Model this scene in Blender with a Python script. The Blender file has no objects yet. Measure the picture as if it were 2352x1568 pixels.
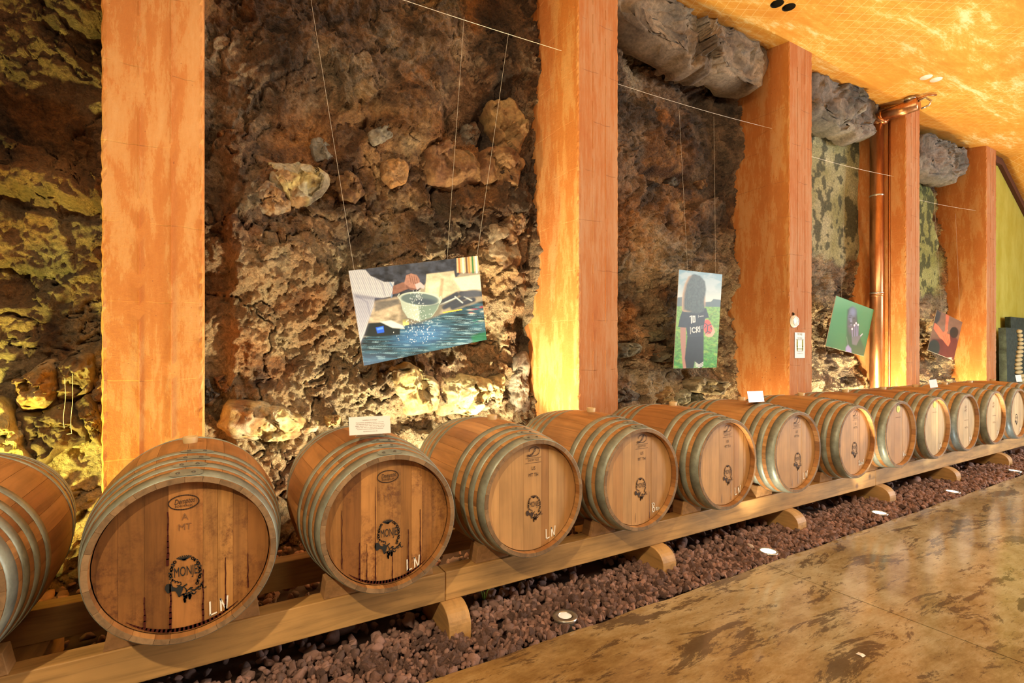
import bpy, math, random
import numpy as np
from mathutils import Vector, Matrix, Euler

random.seed(7)
RNG = np.random.default_rng(11)
C = bpy.context.scene.collection
SC = bpy.context.scene
PI = math.pi

# ------------------------------------------------------------------ camera
F_PX = 1173.41
YAW = math.radians(30.6)
CAM_H = 1.37
CS, SN = math.cos(YAW), math.sin(YAW)
cam_d = bpy.data.cameras.new('camera')
cam_d.sensor_width = 36.0
cam_d.lens = F_PX / 2352 * 36
cam_d.shift_y = 23 / 2352
cam_d.clip_start = 0.05
cam = bpy.data.objects.new('camera', cam_d)
cam.location = (0, 0, CAM_H)
cam.rotation_euler = (PI / 2, 0, -YAW)
C.objects.link(cam)
SC.camera = cam

# ------------------------------------------------------------------ world, lights, exposure
w = bpy.data.worlds.new('world')
SC.world = w
w.use_nodes = True
w.node_tree.nodes['Background'].inputs[0].default_value = (1.0, 0.86, 0.68, 1)
w.node_tree.nodes['Background'].inputs[1].default_value = 0.17
SC.view_settings.view_transform = 'Standard'
SC.view_settings.look = 'None'
SC.view_settings.gamma = 1.0
SC.view_settings.use_curve_mapping = False
SC.view_settings.exposure = -0.22


def look(o, tgt):
    d = Vector(tgt) - o.location
    o.rotation_euler = d.to_track_quat('-Z', 'Y').to_euler()


def area(name, loc, tgt, sx, sy, power, col):
    l = bpy.data.lights.new(name, 'AREA')
    l.shape = 'RECTANGLE'
    l.size, l.size_y, l.energy, l.color = sx, sy, power, col
    o = bpy.data.objects.new(name, l)
    o.location = loc
    C.objects.link(o)
    look(o, tgt)
    return o


def spot(name, loc, tgt, ang, blend, power, col, rad=0.04, parent=None):
    l = bpy.data.lights.new(name, 'SPOT')
    l.spot_size, l.spot_blend, l.energy, l.color = math.radians(ang), blend, power, col
    l.shadow_soft_size = rad
    o = bpy.data.objects.new(name, l)
    o.location = loc
    C.objects.link(o)
    look(o, tgt)
    if parent:
        o.parent = parent
        o.matrix_parent_inverse = Matrix.Translation(-Vector(parent.location))
    return o


# ceiling spotlight of the hall over the visitor's left shoulder, an added overhead fill and an added cool daylight panel at the right
spot('hall_spot_light', (-1.9, -0.9, 4.1), (2.0, 2.4, 0.6), 84, 0.6, 900, (1.0, 0.79, 0.50), 0.06)
area('hall_fill_light', (3.5, -1.8, 4.3), (4.0, 2.6, 0.5), 7.0, 0.8, 240, (1.0, 0.82, 0.55))
area('right_daylight_fill', (12.5, -3.5, 2.4), (6.0, 1.5, 0.6), 3.0, 3.0, 850, (0.92, 0.97, 1.0))


# ------------------------------------------------------------------ helpers
def at(x, y, Y):
    """A point of the wall plane at distance Y that the photograph shows at pixel (x, y)."""
    u, v = (x - 1176) / F_PX, (807 - y) / F_PX
    k = Y / (-u * SN + CS)
    return Vector(((u * CS + SN) * k, Y, v * k + CAM_H))


class MB:
    def __init__(s):
        s.v, s.f = [], []

    def add(s, vs, fs):
        n = len(s.v)
        s.v += [tuple(p) for p in vs]
        s.f += [tuple(i + n for i in q) for q in fs]
        return s

    def box(s, x0, x1, y0, y1, z0, z1):
        return s.add([(x0, y0, z0), (x1, y0, z0), (x1, y1, z0), (x0, y1, z0), (x0, y0, z1), (x1, y0, z1), (x1, y1, z1), (x0, y1, z1)],
                     [(0, 3, 2, 1), (4, 5, 6, 7), (0, 1, 5, 4), (1, 2, 6, 5), (2, 3, 7, 6), (3, 0, 4, 7)])

    def prism_y(s, pts, y0, y1):
        """Polygon in (x, z) extruded along y."""
        n = len(pts)
        vs = [(x, y0, z) for x, z in pts] + [(x, y1, z) for x, z in pts]
        return s.add(vs, [tuple(range(n)), tuple(range(2 * n - 1, n - 1, -1))] + [(i, n + i, n + (i + 1) % n, (i + 1) % n) for i in range(n)])

    def prism_x(s, pts, x0, x1):
        """Polygon in (y, z) extruded along x."""
        n = len(pts)
        vs = [(x0, y, z) for y, z in pts] + [(x1, y, z) for y, z in pts]
        return s.add(vs, [tuple(range(n - 1, -1, -1)), tuple(range(n, 2 * n))] + [(i, (i + 1) % n, n + (i + 1) % n, n + i) for i in range(n)])

    def tube(s, path, r, n=10, caps=True):
        path = [Vector(p) for p in path]
        vs, fs = [], []
        ref = None
        for i, p in enumerate(path):
            a = path[max(i - 1, 0)]
            b = path[min(i + 1, len(path) - 1)]
            d = (b - a).normalized()
            if ref is None:
                ref = d.orthogonal().normalized()
            ref = (ref - d * ref.dot(d)).normalized()
            bi = d.cross(ref)
            rr = r[i] if isinstance(r, (list, tuple)) else r
            for k in range(n):
                t = 2 * PI * k / n
                vs.append(p + ref * (rr * math.cos(t)) + bi * (rr * math.sin(t)))
        for i in range(len(path) - 1):
            for k in range(n):
                k2 = (k + 1) % n
                fs.append((i * n + k, i * n + k2, (i + 1) * n + k2, (i + 1) * n + k))
        if caps:
            fs.append(tuple(range(n - 1, -1, -1)))
            fs.append(tuple((len(path) - 1) * n + k for k in range(n)))
        return s.add(vs, fs)

    def lathe(s, prof, n=32, axis='z', a0=0.0, a1=2 * PI, cap=False):
        """Profile of (radius, height) turned round an axis."""
        full = abs(a1 - a0 - 2 * PI) < 1e-6
        m = n if full else n + 1
        vs, fs = [], []
        for r, h in prof:
            for k in range(m):
                t = a0 + (a1 - a0) * k / n
                c, q = r * math.cos(t), r * math.sin(t)
                vs.append((c, q, h) if axis == 'z' else (c, h, q))
        for i in range(len(prof) - 1):
            for k in range(n):
                k2 = (k + 1) % m
                fs.append((i * m + k, i * m + k2, (i + 1) * m + k2, (i + 1) * m + k))
        if cap:
            fs.append(tuple(range(m - 1, -1, -1)))
            fs.append(tuple((len(prof) - 1) * m + k for k in range(m)))
        return s.add(vs, fs)

    def ribbon(s, pts, wd, y=0.0):
        """A flat painted stroke in the (x, z) plane."""
        for (a, b) in zip(pts[:-1], pts[1:]):
            d = Vector((b[0] - a[0], b[1] - a[1]))
            if d.length < 1e-7:
                continue
            nn = Vector((-d.y, d.x)).normalized() * wd / 2
            e = d.normalized() * wd * 0.3
            s.add([(a[0] - e.x + nn.x, y, a[1] - e.y + nn.y), (a[0] - e.x - nn.x, y, a[1] - e.y - nn.y),
                   (b[0] + e.x - nn.x, y, b[1] + e.y - nn.y), (b[0] + e.x + nn.x, y, b[1] + e.y + nn.y)], [(0, 1, 2, 3)])
        return s

    def poly(s, pts, y=0.0):
        return s.add([(a, y, b) for a, b in pts], [tuple(range(len(pts)))])

    def mesh(s, name):
        m = bpy.data.meshes.new(name)
        m.from_pydata(s.v, [], s.f)
        m.update()
        return m

    def build(s, name, mt, parent=None, smooth=False, bevel=0.0):
        return link(name, s.mesh(name), mt, parent, smooth, bevel)


def link(name, me, mt=None, parent=None, smooth=False, bevel=0.0):
    o = bpy.data.objects.new(name, me)
    C.objects.link(o)
    if mt is not None and not me.materials:
        me.materials.append(mt)
    if parent:
        o.parent = parent
    if smooth:
        me.polygons.foreach_set('use_smooth', [True] * len(me.polygons))
    if bevel:
        b = o.modifiers.new('bevel', 'BEVEL')
        b.width, b.segments, b.limit_method = bevel, 2, 'ANGLE'
    return o


def tag(o, label=None, cat=None, group=None, kind=None):
    for k, v in (('label', label), ('category', cat), ('group', group), ('kind', kind)):
        if v:
            o[k] = v
    return o


def empty(name, loc, label, cat, group=None, rz=0.0):
    o = bpy.data.objects.new(name, None)
    o.empty_display_size = 0.1
    o.location = loc
    o.rotation_euler = (0, 0, rz)
    C.objects.link(o)
    return tag(o, label, cat, group)


def copy_tree(o, parent=None):
    c = o.copy()
    C.objects.link(c)
    c.parent = parent
    for ch in list(o.children):
        copy_tree(ch, c)
    return c


def own_mat(o, mt):
    o.material_slots[0].link = 'OBJECT'
    o.material_slots[0].material = mt


def text_geo(txt, size, italic=0.0, spacing=1.0):
    cu = bpy.data.curves.new('t', 'FONT')
    cu.body, cu.size, cu.align_x, cu.align_y, cu.shear, cu.space_character = txt, size, 'CENTER', 'CENTER', italic, spacing
    cu.resolution_u = 3
    o = bpy.data.objects.new('t', cu)
    C.objects.link(o)
    bpy.context.view_layer.update()
    me = bpy.data.meshes.new_from_object(o.evaluated_get(bpy.context.evaluated_depsgraph_get()))
    vs = [(v.co.x, v.co.y) for v in me.vertices]
    fs = [tuple(p.vertices) for p in me.polygons]
    bpy.data.objects.remove(o)
    bpy.data.curves.remove(cu)
    bpy.data.meshes.remove(me)
    return vs, fs


def put_text(mb, geo, x, z, s=1.0, rot=0.0, sx=1.0, y=0.0):
    c, q = math.cos(rot), math.sin(rot)
    mb.add([(x + s * (a * sx * c - b * q), y, z + s * (a * sx * q + b * c)) for a, b in geo[0]], geo[1])


# ---- noise
def _hash(ix, iy, iz, seed):
    h = (ix * 374761393 + iy * 668265263 + iz * 2147483647 + seed * 974634777) & 0xFFFFFFFF
    h = ((h ^ (h >> 13)) * 1274126177) & 0xFFFFFFFF
    h = ((h ^ (h >> 16)) * 2246822519) & 0xFFFFFFFF
    return ((h ^ (h >> 15)) & 0xFFFFFF) / float(0xFFFFFF)


def vn(x, y, z=None, seed=0):
    """Value noise, -1..1."""
    z = np.zeros_like(x) if z is None else z
    i, j, k = np.floor(x).astype(np.int64), np.floor(y).astype(np.int64), np.floor(z).astype(np.int64)
    a, b, c = x - i, y - j, z - k
    a, b, c = a * a * (3 - 2 * a), b * b * (3 - 2 * b), c * c * (3 - 2 * c)
    r = 0
    for di in (0, 1):
        for dj in (0, 1):
            for dk in (0, 1):
                wgt = (a if di else 1 - a) * (b if dj else 1 - b) * (c if dk else 1 - c)
                r = r + wgt * _hash(i + di, j + dj, k + dk, seed)
    return r * 2 - 1


def fbm(x, y, z=None, o=4, seed=0, gain=0.5):
    r, am = 0, 1.0
    for n in range(o):
        r = r + am * vn(x, y, z, seed + n * 17)
        x, y = x * 2.03 + 1.7, y * 2.03 - 3.1
        z = None if z is None else z * 2.03 + 0.9
        am *= gain
    return r


def worley(x, y, seed=0):
    i, j = np.floor(x).astype(np.int64), np.floor(y).astype(np.int64)
    d1 = np.full(x.shape, 9.0)
    d2 = np.full(x.shape, 9.0)
    idv = np.zeros(x.shape)
    zz = np.zeros_like(i)
    for di in (-1, 0, 1):
        for dj in (-1, 0, 1):
            ci, cj = i + di, j + dj
            px = ci + _hash(ci, cj, zz, seed)
            py = cj + _hash(ci, cj, zz + 5, seed + 3)
            d = np.hypot(px - x, py - y)
            near = d < d1
            d2 = np.where(near, d1, np.minimum(d2, d))
            idv = np.where(near, _hash(ci, cj, zz + 9, seed + 8), idv)
            d1 = np.where(near, d, d1)
    return d1, d2, idv


def facets(x, y, seed=0):
    """Broken planes: every cell is a tilted flat piece."""
    i, j = np.floor(x).astype(np.int64), np.floor(y).astype(np.int64)
    d1 = np.full(x.shape, 9.0)
    val = np.zeros(x.shape)
    zz = np.zeros_like(i)
    for di in (-1, 0, 1):
        for dj in (-1, 0, 1):
            ci, cj = i + di, j + dj
            dx = x - ci - _hash(ci, cj, zz, seed)
            dy = y - cj - _hash(ci, cj, zz + 5, seed + 3)
            d = np.abs(dx) + 0.8 * np.abs(dy) + 0.35 * np.hypot(dx, dy)
            v = (_hash(ci, cj, zz + 9, seed + 8) - 0.5) + 1.3 * dx * (_hash(ci, cj, zz + 2, seed + 6) - 0.5) + 1.3 * dy * (_hash(ci, cj, zz + 4, seed + 1) - 0.5)
            near = d < d1
            val = np.where(near, v, val)
            d1 = np.where(near, d, d1)
    return val


def sstep(a, b, x):
    t = np.clip((x - a) / (b - a), 0, 1)
    return t * t * (3 - 2 * t)


# ------------------------------------------------------------------ materials
class NT:
    def __init__(s, name, rough=0.6, metal=0.0, spec=0.5):
        m = bpy.data.materials.new(name)
        m.use_nodes = True
        s.m, s.t = m, m.node_tree
        s.b = s.t.nodes['Principled BSDF']
        s.b.inputs['Roughness'].default_value = rough
        s.b.inputs['Metallic'].default_value = metal
        s.b.inputs['Specular IOR Level'].default_value = spec
        s.co = None

    def n(s, typ, **kw):
        nd = s.t.nodes.new(typ)
        for k, v in kw.items():
            if k.startswith('i_'):
                key = k[2:]
                key = int(key) if key.isdigit() else key.replace('_', ' ')
                s.set(nd.inputs[key], v)
            else:
                setattr(nd, k, v)
        return nd

    def set(s, inp, v):
        if isinstance(v, bpy.types.NodeSocket):
            s.t.links.new(v, inp)
        elif isinstance(v, tuple) and len(v) == 3 and inp.type == 'RGBA':
            inp.default_value = (*v, 1)
        else:
            inp.default_value = v

    def coord(s, scale=(1, 1, 1), rot=(0, 0, 0), kind='Object'):
        if s.co is None:
            s.co = s.t.nodes.new('ShaderNodeTexCoord')
        mp = s.n('ShaderNodeMapping', i_Vector=s.co.outputs[kind])
        mp.inputs['Scale'].default_value = scale
        mp.inputs['Rotation'].default_value = rot
        return mp.outputs[0]

    def noise(s, scale, detail=4, rough=0.6, co=None, dist=0.0):
        return s.n('ShaderNodeTexNoise', i_Vector=co if co is not None else s.coord(), i_Scale=scale, i_Detail=detail, i_Roughness=rough, i_Distortion=dist).outputs[0]

    def voro(s, scale, co=None, feature='F1', out=0):
        return s.n('ShaderNodeTexVoronoi', i_Vector=co if co is not None else s.coord(), i_Scale=scale, feature=feature).outputs[out]

    def ramp(s, fac, stops, interp='LINEAR'):
        r = s.n('ShaderNodeValToRGB', i_Fac=fac)
        r.color_ramp.interpolation = interp
        el = r.color_ramp.elements
        while len(el) < len(stops):
            el.new(0.5)
        for e, (p, c) in zip(el, stops):
            e.position = p
            e.color = (*c, 1) if isinstance(c, tuple) else (c, c, c, 1)
        return r.outputs[0]

    def mix(s, fac, a, b, mode='MIX'):
        x = s.n('ShaderNodeMix', data_type='RGBA', blend_type=mode)
        s.set(x.inputs[0], fac)
        s.set(x.inputs[6], a)
        s.set(x.inputs[7], b)
        return x.outputs[2]

    def math(s, op, a, b=0.0):
        x = s.n('ShaderNodeMath', operation=op)
        s.set(x.inputs[0], a)
        s.set(x.inputs[1], b)
        return x.outputs[0]

    def rnd(s):
        return s.n('ShaderNodeObjectInfo').outputs['Random']

    def col(s, v):
        s.set(s.b.inputs['Base Color'], v)
        return s

    def rough(s, v):
        s.set(s.b.inputs['Roughness'], v)
        return s

    def bump(s, h, strength=0.5, dist=0.01):
        b = s.n('ShaderNodeBump', i_Height=h, i_Strength=strength, i_Distance=dist)
        s.t.links.new(b.outputs[0], s.b.inputs['Normal'])
        return s


def attr_mat(name, rough=0.85, bump=None, fine=None):
    k = NT(name, rough)
    a = k.n('ShaderNodeAttribute', attribute_name='Col').outputs[0]
    if fine:
        n1 = k.noise(fine[0], 5, 0.7)
        a = k.mix(1.0, a, k.ramp(n1, [(0.3, fine[1]), (0.7, fine[2])]), 'MULTIPLY')
    k.col(a)
    if bump:
        k.bump(k.math('ADD', k.noise(bump[0], 6, 0.75), k.math('MULTIPLY', k.noise(bump[0] * 3.7, 4, 0.7), 0.5)), bump[1], bump[2])
    return k.m


def plain(name, col, rough=0.6, metal=0.0):
    return NT(name, rough, metal).col(col).m


def emit(name, col, s):
    k = NT(name)
    k.col((0.8, 0.8, 0.8))
    k.set(k.b.inputs['Emission Color'], col)
    k.b.inputs['Emission Strength'].default_value = s
    return k.m


def wood(name, ca, cb, grain, dark=0.55, rnd_amt=1.0, rough=0.5, knots=0.0, mott=0.0, bumpd=0.002):
    """grain: scale vector, small along the grain."""
    k = NT(name, rough)
    r = k.rnd()
    base = k.mix(k.math('MULTIPLY', r, rnd_amt), ca, cb)
    off = k.n('ShaderNodeVectorMath', operation='ADD')
    k.set(off.inputs[0], k.coord())
    cmb = k.n('ShaderNodeCombineXYZ', i_X=k.math('MULTIPLY', r, 13.0), i_Y=k.math('MULTIPLY', r, 7.0), i_Z=k.math('MULTIPLY', r, 5.0))
    k.set(off.inputs[1], cmb.outputs[0])
    mp = k.n('ShaderNodeMapping', i_Vector=off.outputs[0])
    mp.inputs['Scale'].default_value = grain
    g = k.noise(1.0, 5, 0.65, mp.outputs[0], 0.4)
    c = k.mix(1.0, base, k.ramp(g, [(0.3, dark), (0.55, 1.0), (0.8, 1.12)]), 'MULTIPLY')
    big = k.noise(3.2, 3, 0.6, off.outputs[0])
    c = k.mix(1.0, c, k.ramp(big, [(0.3, 0.78), (0.65, 1.08)]), 'MULTIPLY')
    if mott:
        mm = k.noise(26.0, 6, 0.8, mp.outputs[0] if False else off.outputs[0])
        mask = k.ramp(k.noise(4.0, 2, 0.5, off.outputs[0]), [(0.42, 0.0), (0.62, mott)])
        c = k.mix(k.math('MULTIPLY', k.ramp(mm, [(0.45, 0.0), (0.62, 1.0)]), mask), c, (0.10, 0.030, 0.012))
    if knots:
        v = k.voro(knots, off.outputs[0])
        c = k.mix(k.ramp(v, [(0.03, 0.85), (0.09, 0.0)]), c, (0.09, 0.035, 0.012))
    c = k.mix(1.0, c, k.n('ShaderNodeObjectInfo').outputs['Color'], 'MULTIPLY')
    k.col(c)
    k.bump(g, 0.35, bumpd)
    return k.m


def pillar_mat(name, worn=False):
    k = NT(name, 0.8)
    big = k.noise(2.0, 6, 0.72, k.coord((1.9, 1.9, 0.42)))
    fine = k.noise(11.0, 6, 0.8, k.coord((1.2, 1.2, 0.3)))
    f = k.math('ADD', k.math('MULTIPLY', big, 0.55), k.math('MULTIPLY', fine, 0.45))
    c = k.ramp(f, [(0.41, (0.45, 0.145, 0.026)), (0.49, (0.485, 0.17, 0.036)), (0.52, (0.53, 0.23, 0.066)), (0.64, (0.57, 0.29, 0.108))])
    if worn:
        v1 = k.noise(16.0, 6, 0.8, k.coord((1.5, 1.5, 0.10)))
        v2 = k.noise(2.2, 5, 0.7, k.coord((1.6, 1.6, 0.4)))
        f = k.math('ADD', k.math('MULTIPLY', v1, 0.5), k.math('MULTIPLY', v2, 0.5))
        c = k.ramp(f, [(0.40, (0.39, 0.12, 0.026)), (0.48, (0.42, 0.155, 0.045)), (0.53, (0.44, 0.20, 0.082)), (0.64, (0.47, 0.25, 0.128))])
    spots = k.ramp(k.noise(38, 2, 0.5), [(0.72, 0.0), (0.78, 1.0)])
    c = k.mix(k.math('MULTIPLY', spots, 0.8), c, (0.16, 0.04, 0.015))
    # board-mark cracks: wandering level lines about every 0.4 m
    z = k.n('ShaderNodeSeparateXYZ', i_Vector=k.coord()).outputs[2]
    zz = k.math('ADD', k.math('MULTIPLY', z, 2.4), k.math('MULTIPLY', k.noise(3.0, 3), 0.16))
    fr = k.math('FRACT', zz)
    line = k.math('MULTIPLY', k.ramp(fr, [(0.0, 1.0), (0.016, 0.0)]), k.ramp(k.noise(6, 2), [(0.45, 0.0), (0.55, 1.0)]))
    c = k.mix(k.math('MULTIPLY', line, 0.65), c, (0.2, 0.055, 0.015))
    k.col(c)
    h = k.math('SUBTRACT', k.noise(40, 5, 0.75), k.math('MULTIPLY', line, 1.5))
    k.bump(h, 0.5, 0.006)
    return k.m


M = {}
k = NT('rock_face', 0.9)
a_ = k.n('ShaderNodeAttribute', attribute_name='Col').outputs[0]
k.col(k.mix(1.0, a_, k.ramp(k.noise(40, 5, 0.75), [(0.3, 0.42), (0.7, 1.35)]), 'MULTIPLY'))
cw = k.n('ShaderNodeVectorMath', operation='ADD')
k.set(cw.inputs[0], k.coord())
nz_ = k.n('ShaderNodeTexNoise', i_Vector=k.coord(), i_Scale=25.0, i_Detail=3.0)
sc_ = k.n('ShaderNodeVectorMath', operation='SCALE')
k.set(sc_.inputs[0], nz_.outputs['Color'])
sc_.inputs['Scale'].default_value = 0.03
k.set(cw.inputs[1], sc_.outputs[0])
hb = k.math('ADD', k.math('MULTIPLY', k.voro(46, cw.outputs[0]), -0.7), k.math('MULTIPLY', k.noise(60, 6, 0.8), 0.9))
hb = k.math('ADD', hb, k.math('MULTIPLY', k.voro(110, cw.outputs[0]), -0.3))
k.bump(hb, 1.0, 0.032)
M['rock'] = k.m
M['boulder'] = attr_mat('boulder_stone', 0.85, (30, 0.8, 0.012), (26, 0.5, 1.25))
M['print'] = attr_mat('photo_print', 0.45)
M['pillar'] = pillar_mat('orange_limewash')
M['pillar_worn'] = pillar_mat('worn_orange_limewash', True)
M['stave_old'] = wood('oak_stave_old', (0.30, 0.120, 0.034), (0.50, 0.235, 0.072), (28, 1.6, 28), 0.6)
M['stave_new'] = wood('oak_stave', (0.35, 0.145, 0.042), (0.56, 0.285, 0.095), (28, 1.6, 28), 0.65)
M['head_old'] = wood('oak_head_stained', (0.30, 0.122, 0.032), (0.52, 0.25, 0.070), (40, 40, 2.2), 0.62, 1.0, 0.5, 0, 0.8)
M['head_new'] = wood('oak_head', (0.44, 0.225, 0.076), (0.54, 0.30, 0.112), (40, 40, 2.2), 0.80, 1.0, 0.5)
M['head_pale'] = wood('oak_head_pale', (0.55, 0.37, 0.17), (0.64, 0.46, 0.23), (40, 40, 2.2), 0.8, 1.0, 0.5)
M['end_grain'] = wood('weathered_end_grain', (0.20, 0.115, 0.050), (0.31, 0.185, 0.085), (30, 30, 30), 0.6, 1.0, 0.7)
M['beam'] = wood('pine_beam', (0.50, 0.265, 0.080), (0.56, 0.31, 0.10), (2.0, 26, 26), 0.55, 1.0, 0.55, 2.6)
M['sleeper'] = wood('pine_sleeper', (0.52, 0.275, 0.085), (0.58, 0.32, 0.11), (22, 2.2, 22), 0.66, 1.0, 0.55, 0)
M['wedge'] = wood('chock_wood', (0.34, 0.17, 0.065), (0.55, 0.30, 0.12), (26, 2.4, 26), 0.6, 1.0, 0.6)
k = NT('zinc_hoop', 0.45, 0.25)
k.col(k.mix(k.ramp(k.noise(7, 5, 0.7), [(0.35, 0.0), (0.65, 1.0)]), (0.17, 0.175, 0.135), (0.35, 0.375, 0.295)))
k.bump(k.noise(60, 3), 0.15, 0.002)
M['hoop'] = k.m
M['rivet'] = plain('rivet_steel', (0.12, 0.10, 0.075), 0.5, 0.5)
M['bung'] = plain('silicone_bung', (0.60, 0.42, 0.20), 0.45)
M['ink'] = plain('stamp_ink', (0.012, 0.013, 0.012), 0.7)
M['burn'] = plain('faded_brand', (0.22, 0.095, 0.032), 0.7)
M['brand'] = plain('fire_brand', (0.045, 0.022, 0.012), 0.7)
M['chalk'] = plain('white_chalk', (0.85, 0.80, 0.66), 0.8)
M['wine'] = plain('dried_wine', (0.055, 0.008, 0.007), 0.35)
M['sticker'] = plain('lime_sticker', (0.62, 0.66, 0.10), 0.5)
k = NT('polished_stained_concrete', 0.2, 0.0, 0.6)
b1 = k.noise(0.8, 6, 0.65, None, 0.5)
b2 = k.noise(6.0, 7, 0.8, k.coord((0.6, 1.6, 1), (0, 0, 0.25)))
c = k.ramp(k.math('ADD', k.math('MULTIPLY', b1, 0.55), k.math('MULTIPLY', b2, 0.45)), [(0.36, (0.17, 0.105, 0.040)), (0.46, (0.29, 0.21, 0.098)), (0.57, (0.44, 0.37, 0.225))])
st = k.noise(3.4, 8, 0.76, k.coord((0.5, 1.7, 1), (0, 0, 0.5)), 0.5)
c = k.mix(k.math('MULTIPLY', k.ramp(st, [(0.535, 0.0), (0.57, 1.0)]), 0.8), c, (0.072, 0.046, 0.030))
st3 = k.noise(28, 8, 0.85, k.coord((0.35, 2.2, 1), (0, 0, 0.45)), 0.2)
c = k.mix(k.math('MULTIPLY', k.ramp(st3, [(0.56, 0.0), (0.66, 1.0)]), 0.5), c, (0.12, 0.075, 0.04))
st2 = k.noise(15, 8, 0.8, k.coord((0.45, 1.9, 1), (0, 0, 0.35)), 0.3)
c = k.mix(k.math('MULTIPLY', k.ramp(st2, [(0.575, 0.0), (0.61, 1.0)]), 0.7), c, (0.095, 0.06, 0.034))
# darker and browner towards the near end, broken up by noise
sep = k.n('ShaderNodeSeparateXYZ', i_Vector=k.coord())
brn = k.math('ADD', k.ramp(k.math('MULTIPLY', sep.outputs[0], 0.125), [(0.05, 1.0), (0.42, 0.0)]), k.math('MULTIPLY', k.math('SUBTRACT', k.noise(1.6, 4), 0.5), 0.9))
c = k.mix(k.math('MULTIPLY', brn, 0.7), c, k.mix(1.0, c, (1.0, 0.66, 0.28), 'MULTIPLY'))
k.col(c)
k.rough(k.ramp(k.noise(6, 5, 0.7), [(0.3, 0.06), (0.7, 0.20)]))
k.bump(k.noise(45, 4, 0.7), 0.05, 0.002)
M['floor'] = k.m
k = NT('yellow_orange_ceiling_wash', 0.75)
p1 = k.noise(1.3, 7, 0.75, k.coord((0.45, 1.5, 1), (0, 0, 0.25)), 0.5)
p2 = k.noise(7, 7, 0.8, k.coord((0.4, 1.6, 1), (0, 0, 0.2)))
f = k.math('ADD', k.math('MULTIPLY', p1, 0.6), k.math('MULTIPLY', p2, 0.4))
c = k.ramp(f, [(0.36, (0.64, 0.235, 0.022)), (0.47, (0.70, 0.30, 0.035)), (0.535, (0.74, 0.37, 0.065)), (0.565, (0.80, 0.52, 0.19)), (0.61, (0.84, 0.66, 0.40))])
br = k.n('ShaderNodeTexBrick', i_Vector=k.coord((1, 1, 1), (0, 0, 0.5)), i_Scale=9.0, i_Mortar_Size=0.028)
br.inputs['Brick Width'].default_value = 1.0
br.inputs['Row Height'].default_value = 1.0
br.offset = 0.0
gm = k.math('MULTIPLY', br.outputs['Fac'], k.ramp(k.noise(0.9, 2), [(0.45, 0.0), (0.55, 0.7)]))
c = k.mix(gm, c, (0.82, 0.58, 0.26))
k.col(c)
k.bump(k.noise(22, 5, 0.75), 0.25, 0.006)
M['ceiling'] = k.m
k = NT('olive_green_plaster', 0.85)
k.col(k.ramp(k.noise(3, 6, 0.7, k.coord((1, 1, 0.4))), [(0.35, (0.36, 0.30, 0.022)), (0.65, (0.46, 0.41, 0.075))]))
k.bump(k.noise(30, 4), 0.2, 0.003)
M['green'] = k.m
k = NT('lava_gravel', 0.95)
k.col(k.mix(k.rnd(), k.ramp(k.noise(3, 4, 0.7), [(0.3, (0.17, 0.088, 0.064)), (0.7, (0.28, 0.155, 0.115))]), k.ramp(k.noise(3, 4, 0.7), [(0.3, (0.30, 0.15, 0.108)), (0.7, (0.48, 0.27, 0.20))])))
k.bump(k.noise(3.0, 5, 0.8), 0.9, 0.12)
M['lava'] = k.m
M['lava_bed'] = attr_mat('lava_gravel_bed', 0.95, (110, 0.9, 0.008), (9, 0.7, 1.2))
k = NT('copper_pipe', 0.3, 0.9)
k.col(k.mix(k.ramp(k.noise(5, 5, 0.7, k.coord((2, 2, 0.5))), [(0.35, 0.0), (0.65, 1.0)]), (0.42, 0.17, 0.065), (0.66, 0.33, 0.16)))
M['copper'] = k.m
M['steel'] = plain('brushed_steel', (0.55, 0.52, 0.46), 0.3, 0.9)
M['dark'] = plain('dark_void', (0.02, 0.012, 0.008), 0.9)
M['shade_brown'] = plain('shade_brown', (0.10, 0.028, 0.008), 0.8)
M['lens_on'] = emit('lamp_glass_lit', (1.0, 0.88, 0.66), 30.0)
M['lens_cool'] = emit('lamp_glass_cool', (0.82, 0.9, 1.0), 3.0)
M['lens_dim'] = emit('lamp_glass_dim', (1.0, 0.88, 0.65), 0.25)
M['paper'] = plain('card_paper', (0.78, 0.74, 0.66), 0.5)
M['paper_cool'] = plain('laminated_card', (0.74, 0.78, 0.76), 0.25)
M['acrylic'] = plain('clear_acrylic_stand', (0.75, 0.72, 0.66), 0.2)
M['print_brown'] = plain('brown_print', (0.20, 0.085, 0.035), 0.7)
M['print_grey'] = plain('grey_print', (0.30, 0.32, 0.27), 0.7)
M['print_olive'] = plain('olive_print', (0.30, 0.30, 0.035), 0.7)
M['foam'] = plain('print_board_edge', (0.75, 0.74, 0.70), 0.6)
M['nylon'] = plain('nylon_line', (0.75, 0.68, 0.55), 0.35)
M['white_plastic'] = plain('white_plastic', (0.78, 0.78, 0.72), 0.3)
M['slate'] = NT('dark_green_slate', 0.7).m
k = NT('dark_green_slate_rough', 0.7)
k.col(k.ramp(k.noise(14, 6, 0.75), [(0.35, (0.008, 0.016, 0.012)), (0.7, (0.045, 0.065, 0.05))]))
k.bump(k.noise(30, 5, 0.75), 0.5, 0.01)
M['slate'] = k.m
M['pebble'] = plain('beige_pebble', (0.50, 0.40, 0.20), 0.7)
M['leaf'] = plain('green_leaf', (0.20, 0.30, 0.03), 0.5)

# ------------------------------------------------------------------ setting: floor, ceiling, end wall
YP = 3.35           # front plane of the pillars
floor = MB().box(-6, 16, -6, 1.985, -0.12, -0.03).build('floor', M['dark'])
tag(floor, kind='structure')


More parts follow.
